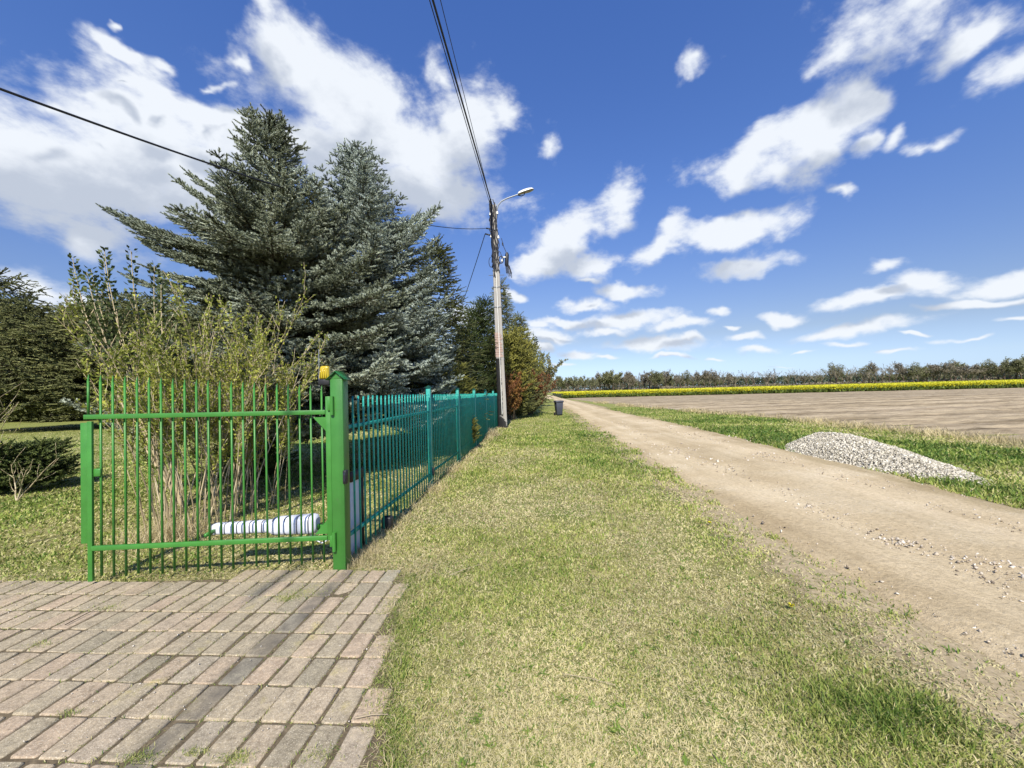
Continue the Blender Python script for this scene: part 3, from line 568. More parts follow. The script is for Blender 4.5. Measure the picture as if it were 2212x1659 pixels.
def stones():
    rng = np.random.default_rng(9)
    k = 20000; d = np.exp(rng.uniform(math.log(1.5), math.log(22), k)); a = rng.uniform(0, R(62), k); y = d * np.cos(a); t = rng.uniform(.02, .98, k)
    x = road_l(y) + (road_r(y) - road_l(y)) * t; cl = fbm(x * 1.6, y * .9, 71); ok = (cl + rng.uniform(-.2, .2, k) > .50) | (rng.uniform(0, 1, k) < .12)
    x, y, t = x[ok], y[ok], t[ok]; s = .003 + .015 * rng.uniform(0, 1, len(x)) ** 6 ; s *= np.clip(y / 5, 1, 1.8)
    for (px, py, n_) in ((1945, 1182, 60), (2150, 1225, 60), (1740, 1100, 20), (2080, 1300, 10)):
        c = G(px, py); x = np.append(x, c[0] + rng.normal(0, .12, n_)); y = np.append(y, c[1] + rng.normal(0, .08, n_)); t = np.append(t, np.full(n_, .5)); s = np.append(s, rng.uniform(.008, .02, n_))
    mb = MB(); rockset(mb, x, y, .045 + s * .3 - .012, s, rng, np.clip(rng.normal(.6, .25, len(x)), 0, 1))
    tag(mb.build('road_gravel', M_stone), 'loose pale stones scattered over the sandy track', 'gravel', kind='stuff')
    # the heap
    c0, c1 = np.array([7.35, 10.3]), np.array([7.15, 6.25]); mb = MB()
    def hz(x, y):
        v = (10.3 - y) / 4.05; cxx = 7.62 - .55 * v; wd = np.interp(v, [-.12, 0, .2, .5, .8, 1.0, 1.06], [.05, .7, 1.12, 1.02, .72, .35, .02]); hh = np.interp(v, [-.12, 0, .12, .3, .55, .8, 1.06], [0, .22, .40, .43, .33, .20, 0])
        q = np.abs(x - cxx) / wd; return hh * np.clip(1 - q ** 1.5, 0, 1) * (1 + .35 * (fbm(x * 1.8, y * 1.8, 81) - .5)), q
    gx, gy = np.linspace(5.8, 9.1, 66), np.linspace(5.9, 11, 100); XX, YY = np.meshgrid(gx, gy); H, Q = hz(XX, YY)
    idx = np.arange(XX.size).reshape(XX.shape); mb.add(np.stack([XX, YY, H - .02], -1).reshape(-1, 3), np.stack([idx[:-1, :-1], idx[:-1, 1:], idx[1:, 1:], idx[1:, :-1]], -1).reshape(-1, 4), .3)
    k = 62000; x = rng.uniform(5.9, 9.2, k); y = rng.uniform(5.85, 11.1, k); H, Q = hz(x, y); ok = (Q < 1.03) & (H > .0) ; x, y, H = x[ok], y[ok], H[ok]
    rockset(mb, x, y, H + .004, .007 + .026 * rng.uniform(0, 1, len(x)) ** 2.6, rng, np.clip(rng.normal(.52, .30, len(x)), 0, 1))
    k = 500; x = 6.1 + 2.9 * rng.uniform(0, 1, k); y = rng.uniform(5.7, 11.2, k); H, Q = hz(x, y); m = (Q < 1.5); x, y = x[m], y[m]; rockset(mb, x, y, 0 * x + .015, rng.uniform(.01, .03, len(x)), rng, rng.uniform(.4, 1, len(x)))
    tag(mb.build('gravel_heap', M_rock), 'long low heap of pale crushed stone on the grass beside the track', 'gravel heap')
stones()

# ------------------------------------------------------------------ green gate
HB = np.array([-1.700, 3.70]); LBP = np.array([-3.70, 3.50])
gdir = nrm((LBP - HB)); GL = float(np.linalg.norm(LBP - HB)); GA = math.atan2(gdir[1], gdir[0])
gate = thing('swing_gate', 'bright green metal gate leaf of pointed vertical bars, standing open over the drive edge', 'gate', (HB[0], HB[1], 0), GA)
def gate_parts():
    # local x runs from the hinge to the latch side, local y = towards the camera (front)
    f = +1
    MB().beam((0.0, 0, .285), (0.0, 0, 1.60), .045, .045).build('hinge_stile', M_green, gate, bevel=.003)
    MB().beam((GL - .005, 0, .05), (GL - .005, 0, 1.435), .024, .038).build('latch_stile', M_green, gate, bevel=.003)
    MB().box((GL + .048, -.008 * f, .90), (.062, .008, 1.05)).build('stop_plate', M_green, gate, bevel=.003)
    MB().beam((.027, .004, 1.455), (GL + .035, .004, 1.475), .030, .040).build('top_rail', M_green, gate, bevel=.003)
    MB().beam((.027, .004, .305), (GL - .020, .004, .335), .030, .040).build('bottom_rail', M_green, gate, bevel=.003)
    n = 21
    for i in range(n):
        x = .07 + (GL + .03 - .07) * i / (n - 1)
        zb = .075 + .01 * math.sin(i * 2.1); zt = 1.705 + .145 * i / (n - 1)
        if i == n - 1: zb = 1.49
        mb = MB(); w = .0135; lean = random.uniform(-.003, .003); y0 = -.0245
        mb.box((x, y0, (zb + zt - .06) / 2), (w, w, zt - .06 - zb)); h = w / 2; z = zt - .06
        mb.add([(x - h, y0 - h, z), (x + h, y0 - h, z), (x + h, y0 + h, z), (x - h, y0 + h, z), (x - h * .8, y0 - h, zt), (x - h * .8, y0 + h, zt)], [(0, 1, 4, 4), (1, 2, 5, 4), (2, 3, 5, 5), (3, 0, 4, 5)])
        mb.F[-1] = mb.F[-1]
        mb.build('picket', M_green, gate)
    for z, s in ((1.41, -1), (.34, 1)):
        mb = MB(); V = [(.027, -.01, z), (.027, .0, z), (.14, -.01, z), (.14, .0, z), (.027, -.01, z + s * .13), (.027, .0, z + s * .13)]
        mb.add(V, [(0, 2, 4), (1, 5, 3)]); mb.add(V, [(0, 1, 3, 2), (2, 3, 5, 4), (4, 5, 1, 0)]); mb.build('gusset_plate', M_green, gate)
    MB().box((GL - .05, -.012, .985), (.06, .02, .07)).build('latch_block', M_green, gate, bevel=.008)
    for z in (.26, 1.50):
        MB().tube([(-.042, .042, z - .07), (-.042, .042, z + .10)], .017, 10).box((-.021, .03, z + .02), (.04, .016, .10)).build('hinge', M_green, gate, smooth=False, bevel=.002)
gate_parts()

gp = thing('gate_post', 'square bright green steel gate post with a small pitched roof cap', 'gate post', (-1.615, 3.735, 0), R(-2))
MB().box((0, 0, .86), (.118, .118, 1.80), tint=.5).build('shaft', M_green2, gp, bevel=.006)
def gable():
    mb = MB(); w, d, z = .059, .059, 1.7605; hh = .055
    mb.add([(-w, -d, z), (w, -d, z), (0, -d, z + hh), (-w, d, z), (w, d, z), (0, d, z + hh)], [(0, 1, 2), (4, 3, 5)]); mb.add([(-w, -d, z), (w, -d, z), (0, -d, z + hh), (-w, d, z), (w, d, z), (0, d, z + hh)], [(1, 4, 5, 2), (3, 0, 2, 5)])
    mb.build('gable', M_green2, gp)
    mb = MB(); t = .005; X, D = .088, .085; zl = z - .012; zr = z + hh + .012
    for s in (-1, 1):
        V = [(0, -D, zr), (s * X, -D, zl), (s * X, D, zl), (0, D, zr)]; V2 = [(a, b, c + t) for a, b, c in V]
        mb.add(V + V2, [(0, 1, 2, 3), (7, 6, 5, 4), (0, 4, 5, 1), (1, 5, 6, 2), (2, 6, 7, 3), (3, 7, 4, 0)])
    mb.build('roof_cap', paint('cap_green_gloss', (.018, .12, .03), .25), gp)
gable()
ph = thing('photocell', 'small black gate safety photocell screwed to the green gate post corner', 'photocell', (-1.545, 3.676, .86), R(-2))
MB().box((0, 0, 0), (.036, .05, .125)).build('housing', M_black, ph, bevel=.008)
MB().box((0, -.0285, .0), (.022, .006, .085)).build('lens', paint('photocell_glass', (.02, .02, .03), .08, .1, 5, 0), ph, bevel=.002)

bc = thing('warning_beacon', 'amber flashing gate beacon with a thin aerial behind the green gate post', 'beacon', (-1.80, 3.86, 1.70))
MB().beam((0, 0, .02), (.15, -.085, -.03), .025, .008).build('bracket', M_black, bc)
MB().box((0, 0, .035), (.115, .085, .055)).build('base', M_black, bc, bevel=.008)
mb = MB(); mb.box((0, 0, .125), (.108, .08, .12), taper=.74); bc.scale = (.97, .97, 1.05); am = mb.build('amber_lens', M_amber, bc, bevel=.016)
for k in (-.03, -.01, .01, .03): MB().box((k, -.036, .12), (.006, .012, .085), taper=1).build('lens_rib', M_amber, am)
MB().tube([(-.062, 0, .01), (-.062, 0, .34)], .004, 6).tube([(-.062, 0, .0), (-.062, 0, .10)], .007, 6).build('aerial', M_galv, bc)

op = thing('gate_operator', 'white ribbed gate motor arm with dark bands lying low behind the green gate', 'gate motor', (0, 0, 0))
def operator():
    a = P(795 * .8641 * 1.0, 1308 * .8641, 3.84); b = P(532 * .8641, 1322 * .8641, 3.78); D = b - a; L = np.linalg.norm(D); D /= L; S_ = nrm(np.cross(D, [0, 0, 1])); U = np.cross(S_, D)
    def ring(t, w, h):
        c = a + D * (L * t); th = np.linspace(0, 2 * math.pi, 17)[:-1] + math.pi / 16; e = .55
        return [c + S_ * (w * abs(math.cos(q)) ** e * np.sign(math.cos(q))) + U * (h * abs(math.sin(q)) ** e * np.sign(math.sin(q))) for q in th]
    def body(ts, ws, hs):
        mb = MB(); V = []
        for t, w, h in zip(ts, ws, hs): V += ring(t, w, h)
        F = [(i * 16 + j, i * 16 + (j + 1) % 16, (i + 1) * 16 + (j + 1) % 16, (i + 1) * 16 + j) for i in range(len(ts) - 1) for j in range(16)]
        mb.add(V, np.array(F)[:, ::-1])
        for base in (0, (len(ts) - 1) * 16): mb.add(V[base:base + 16] + [np.mean(V[base:base + 16], 0)], [(j, (j + 1) % 16, 16) for j in range(16)])
        return mb
    body([0, .015, .05, .40, .44, .46], [.05, .075, .082, .078, .062, .05], [.055, .08, .088, .078, .062, .05]).build('motor_cover', M_white, op, smooth=False)
    body([.455, .47, .97, .995, 1.0], [.05, .056, .050, .042, .03], [.05, .056, .050, .042, .03]).build('arm_cover', M_white, op)
    for t in (.06, .17, .285, .40): w = .086 - .01 * (t / .4); body([t - .007, t + .007], [w, w - .0005], [w + .006, w + .005]).build('band', M_band, op)
    for t in (.51, .625, .745, .86, .985): w = .0585 - .008 * (t - .5) * 2; body([t - .006, t + .006], [w, w], [w, w]).build('band', M_band, op)
    c = a + D * L * .06 - U * .09; MB().tube([c, c - U * .045], .016, 10).build('release_knob', M_white, op)
    MB().beam(a - U * .03, (-1.66, 3.77, float(a[2]) - .05), .03, .05).build('bracket', M_green, op)
    b2 = b + D * -.02; MB().beam(b2 + np.array([.03, 0, 0]), (b2[0] + .03, 3.62, b2[2] - .01), .02, .03).build('arm_bracket', M_green, op)
    p = [a - U * .06, a - U * .14 + D * .05, a - U * .19 - D * .03, a - U * .16 - D * .10]
    MB().tube([np.array(q) for q in p], .007, 6).build('power_cable', M_white, op)
operator()
cbx = thing('control_panel', 'white panel with a brown top board and edge behind the first teal railings', 'panel', (-1.66, 4.16, 0), R(86))
MB().box((0, 0, .40), (.24, .03, .80)).build('board', M_white, cbx, bevel=.004)
MB().box((0.02, -.022, .78), (.30, .02, .10)).build('top_board', M_brown, cbx)
MB().box((.138, -.005, .40), (.03, .05, .78)).build('edge_strip', M_brown, cbx)

# ------------------------------------------------------------------ teal fence
fence = thing('teal_fence', 'long teal metal fence of thin upright bars running beside the grass verge', 'fence', (fence_x(3.9), 3.9, 0))
def build_fence():
    O = np.array([fence_x(3.9), 3.9, 0]); a = math.atan(.062); dv = np.array([math.sin(a), math.cos(a), 0]); nv = np.array([dv[1], -dv[0], 0])
    ps = [6.77, 9.22, 11.65, 14.2, 16.7, 19.2, 21.7, 24.2, 26.7]
    def pt(y, off=0, z=0): return np.array([fence_x(y), y, z]) - O + nv * off
    H = lambda y: 1.60 - .004 * (y - 4)
    for y in ps:
        mb = MB(); c = pt(y); mb.box(c + (0, 0, (H(y) + .11) / 2), (.072, .072, H(y) + .11), rz=-a); pst = mb.build('post', M_teal, fence, bevel=.003)
        mb = MB(); z = H(y) + .112
        V = [(-.055, -.055, z), (.055, -.055, z), (.055, .055, z), (-.055, .055, z), (0, 0, z + .045)]; V = [np.array(v) + c for v in V]
        mb.add(V, [(0, 1, 4), (1, 2, 4), (2, 3, 4), (3, 0, 4)]); mb.add(V, [(3, 2, 1, 0)]); mb.build('cap', M_roofteal, pst)
    ys = [3.80] + ps; n_ind = 0; rest = MB(); rng = random.Random(4)
    for i in range(len(ys) - 1):
        y0, y1 = ys[i] + (.06 if i == 0 else .045), ys[i + 1] - .045
        for z0, z1, w in ((1.30, 1.30, .034), (.27, .25, .034)):
            MB().beam(pt(y0, 0, z0 - .002 * i), pt(y1, 0, z1 - .002 * i), .026, w).build('rail', M_teal, fence, bevel=.002)
        n = int(round((y1 - y0) / .118))
        for j in range(n):
            y = y0 + (j + .6) / n * (y1 - y0); zt = H(y) + rng.uniform(-.006, .006); zb = .06 if i < 3 else .03; off = .0245
            tgt = MB() if n_ind < 84 else rest
            c = pt(y, off); h = .0085; hv = .006
            lean = rng.uniform(-.006, .006)
            def q(dx, dz, sd): return c + nv * (sd * h) + dv * (dx * hv + lean * (dz - .8)) + (0, 0, dz)
            V = [q(-1, zb, -1), q(1, zb, -1), q(1, zb, 1), q(-1, zb, 1), q(-1, zt - .05, -1), q(1, zt - .05, -1), q(1, zt - .05, 1), q(-1, zt - .05, 1), q(.7, zt, -1), q(.7, zt, 1)]
            tgt.add(V, [(0, 1, 5, 4), (1, 2, 6, 5), (2, 3, 7, 6), (3, 0, 4, 7), (3, 2, 1, 0), (5, 6, 9, 8), (4, 8, 9, 7)]); tgt.add(V, [(4, 5, 8), (6, 7, 9)])
            if n_ind < 84: tgt.build('picket', M_teal, fence)
            n_ind += 1
    o = rest.build('picket', M_teal, fence); o['kind'] = 'stuff'
    # sheet panels closing the far bays
    for i in (4, 5):
        y0, y1 = ps[i - 1] + .05, ps[i] - .05
        MB().beam(pt((y0 + y1) / 2, -.02, .08), pt((y0 + y1) / 2, -.02, 1.42), y1 - y0, .004).build('infill_sheet', M_teal, fence) if False else None
        A, B = pt(y0, -.03), pt(y1, -.03); mb = MB(); V = []
        m = 24
        for k in range(m + 1):
            p_ = A + (B - A) * k / m + nv * (.012 * (k % 2))
            V += [p_ + (0, 0, .06), p_ + (0, 0, 1.50)]
        mb.add(V, [(2 * k, 2 * k + 2, 2 * k + 3, 2 * k + 1) for k in range(m)]); mb.build('infill_sheet', M_teal, fence)
    # rubber foot seen under the first bay, tape at the first post
    MB().box(pt(4.75, .03, .10), (.12, .10, .14)).build('drop_block', M_black, fence, bevel=.02)
    MB().box(pt(6.77, .045, .29), (.05, .03, .13)).build('clamp', M_black, fence, bevel=.006)
build_fence()

# ------------------------------------------------------------------ utility pole with street light
PB = np.array([-.455, 17.9, 0.0]); PTOP = P(1066, 443, 17.9)
pole = thing('utility_pole', 'tall tapering concrete power pole with a curved street light arm and tarred foot', 'utility pole', tuple(PB))
def build_pole():
    T = PTOP - PB; H = T[2]
    def at(z, dx=0, dy=0): return np.array([T[0] * z / H + dx, T[1] * z / H + dy, z])
    mb = MB(); V = []; lv = [-.1, 0, 1.5, 3, 5, 7, H]
    for z in lv:
        w = np.interp(z, [0, H], [.20, .125]); d = w * .62; c = at(z); b = .02
        for (x, y) in ((-w, -d + b), (-w + b, -d), (-.03, -d), (-.02, -d + .035), (.02, -d + .035), (.03, -d), (w - b, -d), (w, -d + b), (w, d), (-w, d)): V.append(c + (x, y, 0))
    n = 10; F = [(i * n + j, i * n + (j + 1) % n, (i + 1) * n + (j + 1) % n, (i + 1) * n + j) for i in range(len(lv) - 1) for j in range(n)]
    mb.add(V, F); top = V[-n:]; mb.add(top + [np.mean(top, 0)], [(j, (j + 1) % n, n) for j in range(n)]); mb.build('shaft', M_concrete, pole)
    # tar paint sleeves on the lower left, irregular edge
    rng = random.Random(3); mb = MB()
    for (z0, z1, xa, xb) in ((0.0, .55, -.21, .215), (0.55, 3.1, -.21, .02)):
        m = 26
        for k in range(m):
            za, zb = z0 + (z1 - z0) * k / m, z0 + (z1 - z0) * (k + 1) / m; w = np.interp(za, [0, H], [.20, .125]); d = w * .62 + .003
            x1 = min(w, xb + rng.uniform(-.03, .03)) if z0 > .1 else min(w, -.1 + .3 * (1 - (za / .55) ** 2) + rng.uniform(-.04, .04)) * 1.0
            c = at((za + zb) / 2)
            mb.add([c + (-w - .003, -d, (za - zb) / 2), c + (x1, -d, (za - zb) / 2), c + (x1, -d, (zb - za) / 2), c + (-w - .003, -d, (zb - za) / 2), c + (-w - .003, d, (za - zb) / 2), c + (-w - .003, d, (zb - za) / 2)], [(0, 1, 2, 3), (4, 0, 3, 5)])
    mb.build('tar_coating', M_tar, pole)
    mb = MB()
    for k in range(10):
        z = 3.15 + k * .11; w = .185; mb.add([at(z, -w, -w * .66), at(z, w * .6 + rng.uniform(-.08, .05), -w * .66), at(z + .1, w * .6 + rng.uniform(-.08, .05), -w * .66), at(z + .1, -w, -w * .66)], [(0, 1, 2, 3)])
    M_rust = paint('faded_red_paint', (.34, .25, .21), .8, .15, 5)
    mb.build('faded_paint', M_rust, pole)
    MB().tube([at(z, -.005 + .0 * z, -.62 * np.interp(z, [0, H], [.20, .125]) - .012) for z in np.linspace(.6, 7.0, 12)], .016, 6).build('conduit', M_lampwhite, pole, smooth=True)
    for z in (7.05, 6.3, 5.4, 8.9, 7.9): 
        w = np.interp(z, [0, H], [.20, .125]); MB().box(at(z), (2 * w + .03, 1.24 * w + .03, .035)).build('strap', M_galv, pole)
    # lamp arm and luminaire
    arm = [P(*q, 17.9) - PB for q in ((1073, 470), (1073.5, 452), (1076, 443), (1083, 435), (1094, 429), (1108, 424), (1122, 419))]
    ta = [np.array(a_) for a_ in arm]; fine = []
    for i in range(len(ta) - 1):
        for s in (0, .5): fine.append(ta[i] * (1 - s) + ta[i + 1] * s)
    fine.append(ta[-1]); MB().tube(fine, .032, 8).build('lamp_arm', M_galv, pole, smooth=True)
    a_, b_ = P(1119.5, 420, 17.9) - PB, P(1153, 409, 17.8) - PB; D = nrm(b_ - a_); L = np.linalg.norm(b_ - a_) ; S_ = nrm(np.cross(D, [0, 0, 1])); U = np.cross(S_, D); U = nrm(U + .12 * S_); S_ = np.cross(D, U)
    ts = [0, .03, .15, .4, .7, .9, .98, 1]; ws = [.07, .11, .14, .17, .18, .15, .09, .02]; up_ = [.05, .09, .11, .13, .12, .09, .05, .01]
    mb = MB(); V = []; m = 9
    for t, w, h in zip(ts, ws, up_):
        for j in range(m): q = math.pi * j / (m - 1); V.append(a_ + D * L * t + S_ * (w * math.cos(q)) + U * (h * math.sin(q)))
    mb.add(V, [(i * m + j, i * m + j + 1, (i + 1) * m + j + 1, (i + 1) * m + j) for i in range(len(ts) - 1) for j in range(m - 1)]); mb.add(V[:m], [(0, j, j + 1) for j in range(1, m - 1)])
    lum = mb.build('luminaire', M_lampwhite, pole, smooth=True)
    mb = MB(); V = []
    for t, w in zip(ts[1:], ws[1:]):
        dep = .05 * math.sin(math.pi * min(1, max(0, (t - .3) / .7))) if t > .3 else .02
        for j in range(m): q = math.pi * j / (m - 1); V.append(a_ + D * L * t + S_ * (w * .97 * math.cos(q)) - U * (dep * math.sin(q) + .002))
    mb.add(V, [(i * m + j, i * m + j + 1, (i + 1) * m + j + 1, (i + 1) * m + j) for i in range(len(ts) - 2) for j in range(m - 1)]); mb.build('lamp_bowl', M_lampglass, lum, smooth=True)
    MB().tube([a_ - D * .02 - U * .03, a_ + D * .12 - U * .11, a_ + D * .24 - U * .1, a_ + D * .3 - U * .02], .02, 6).build('spigot', M_black, lum)
    # cable bundle down the pole head
    for k in range(14):
        xo = rng.uniform(-.17, -.02) if k < 10 else rng.uniform(.0, .13); z1 = H - rng.uniform(-.25, .3); z0 = rng.uniform(6.7, 7.5)
        pts = [at(z, xo + .045 * math.sin(z * rng.uniform(3, 7) + k), -.11 - .03 * math.sin(z * 5 + k)) for z in np.linspace(z0, z1, 14)]
        MB().tube(pts, rng.uniform(.018, .032), 5).build('drop_cable', M_cable, pole, smooth=True)
    for (cx, cz, r, dx) in ((.16, 7.6, .28, .12), (-.22, 7.4, .22, -.1), (.10, 8.2, .22, .1)):
        MB().tube([at(cz + r * math.sin(q), cx + dx * .4 * math.cos(q) * 2.2, -.13) for q in np.linspace(-2.6, 1.5, 14)], .014, 5).build('drop_cable', M_cable, pole, smooth=True)
    for (x, z) in ((-.17, H - .45), (.16, H - .4), (-.16, H - 1.45), (.16, H - 1.5), (.27, H - 2.55)):
        MB().tube([at(z - .06, x, -.1), at(z + .06, x, -.1)], [.05, .035], 8).build('insulator', M_lampwhite, pole)
    # cable closure on stand-off bracket on the right
    for z in (H - 3.75, H - 4.2): MB().beam(at(z, .1, -.05), at(z, .42, -.05), .02).build('bracket_arm', M_galv, pole)
    for z in (H - 3.2,): MB().beam(at(z, -.35, -.05), at(z, .35, -.05), .02).build('bracket_arm', M_galv, pole)
    c = P(1094, 560, 17.8) - PB; MB().tube([c + (0, 0, -.32), c + (0, 0, -.26), c + (.03, 0, .2), c + (.03, 0, .3)], [.06, .09, .09, .05], 10).build('cable_closure', M_black, pole, smooth=True)
    MB().tube([c + (-.24 + .1 * math.cos(q), -.02, -.02 + .16 * math.sin(q)) for q in np.linspace(0, 6.28, 16)], .022, 5).build('cable_coil', M_cable, pole)
    MB().box(c + (-.09, -.08, .06), (.12, .05, .06)).build('cable_clamp', M_lampwhite, pole)
    MB().tube([c + (-.2, 0, .95), c + (-.12, 0, .6), c + (-.0, 0, .3)], .014, 5).tube([c + (-.16, 0, .75), c + (-.14, 0, .62)], .035, 6).build('drop_cable', M_cable, pole)
    for k in range(4): MB().tube([c + (-.05 + .03 * k, -.03, -.2), c + (-.02 + .03 * k, -.03, -.62), c + (.10 + .04 * k, -.03, -.80 + .05 * k), c + (.06 + .02 * k, -.03, -.3)], .013, 5).build('cable_coil', M_cable, pole)
    MB().tube([c + (.08, 0, -.25), c + (.2, 0, -.65), c + (.22, 0, -.85), c + (.15, 0, -.72)], .015, 5).build('drop_cable', M_cable, pole)
    e1, e2 = P(1050, 493, 17.8) - PB, P(1048, 505, 17.8) - PB
    MB().beam(at(e1[2] - .05, -.08, -.08), e1, .045).build('bracket_arm', M_black, pole); MB().beam(at(e2[2] - .1, -.08, -.08), e2, .05).build('bracket_arm', M_black, pole)
build_pole()

def wire(name, label, a, b, sag, r, mid=None, twist=False):
    a = np.array(a, float); b = np.array(b, float); n = 40; t = np.linspace(0, 1, n); pts = a[None] * (1 - t)[:, None] + b[None] * t[:, None]; pts[:, 2] -= 4 * sag * t * (1 - t)
    o = MB().tube(pts, r, 6).build(name, M_cable, smooth=True)
    return tag(o, label, 'cable', 'overhead cables on the power pole')
TP = PTOP
# lines running overhead towards (and past) the viewpoint
for (px0, py0, ppx, ppy, r, lab) in ((1062, 440, 938, 0, .026, 'thickest black cable of the overhead run rising from the pole top'),
                                     (1057, 436, 931, 0, .012, 'leftmost thin black cable of the overhead run from the pole top'),
                                     (1059, 430, 954, 0, .009, 'rightmost thin black cable of the overhead run from the pole top')):
    a = P(px0, py0, 17.8); q = P(ppx, ppy, 8.6); d = (q - a); b = a + d * 2.7; b[2] -= .0
    wire('overhead_cable', lab, a, b + (0, 0, -.2), .05, r)
a = P(1051, 493, 17.8); b = P(0, 192, 3.84); s_ = .763; m = P(620, 408, 7.15)     # the span hangs as a parabola through three surveyed points
tt = np.linspace(0, 1.7, 60); bow = (m[2] - (a[2] * (1 - s_) + b[2] * s_)) / (s_ * (1 - s_)); pts = a[None] * (1 - tt)[:, None] + b[None] * tt[:, None]; pts[:, 2] += bow * tt * (1 - tt)
tag(MB().tube(pts, .013, 6).build('overhead_cable', M_cable, smooth=True), 'long black cable crossing in front of the spruces from the pole to the left', 'cable', 'overhead cables on the power pole')
wire('overhead_cable', 'thin black cable slanting down from the pole behind the dark yews', P(1048, 505, 17.8), P(983, 700, 27), .1, .018)

# ------------------------------------------------------------------ wheelie bin
bp = G(1207.5, 897.5); bin_ = thing('wheelie_bin', 'dark grey plastic wheelie bin standing alone on the verge beside the track', 'bin', tuple(bp), R(12))
mb = MB(); mb.box((0, 0, .47), (.44, .46, .82), taper=1.0); V = mb.V[0]; V[:, :2] *= np.where(V[:, 2:3] < .3, .80, 1.06); mb.build('body', M_bin, bin_, bevel=.03)
MB().box((0, .0, .86), (.52, .54, .04)).build('rim', M_bin, bin_, bevel=.01)
mb = MB(); mb.box((0, -.01, .915), (.53, .56, .07), taper=.9); lid = mb.build('lid', M_bin, bin_, bevel=.02)
MB().tube([(-.22, .29, .90), (.22, .29, .90)], .018, 8).build('handle', M_bin, lid)
for s in (-1, 1):
    MB().tube([(s * .20, .20, .10), (s * .25, .20, .10)], .10, 16).build('wheel', M_black, bin_)
MB().tube([(-.2, .2, .10), (.2, .2, .10)], .012, 6).build('axle', M_galv, bin_)

# ------------------------------------------------------------------ small marker post far up the verge
mk = G(1161.5, 866); tag(MB().box((0, 0, .22), (.08, .08, .44)).box((0, 0, .46), (.13, .13, .05)).build('marker_post', M_lampwhite, loc=tuple(mk), bevel=.01), 'small white marker post in the grass far up the verge by the hedge', 'marker post')

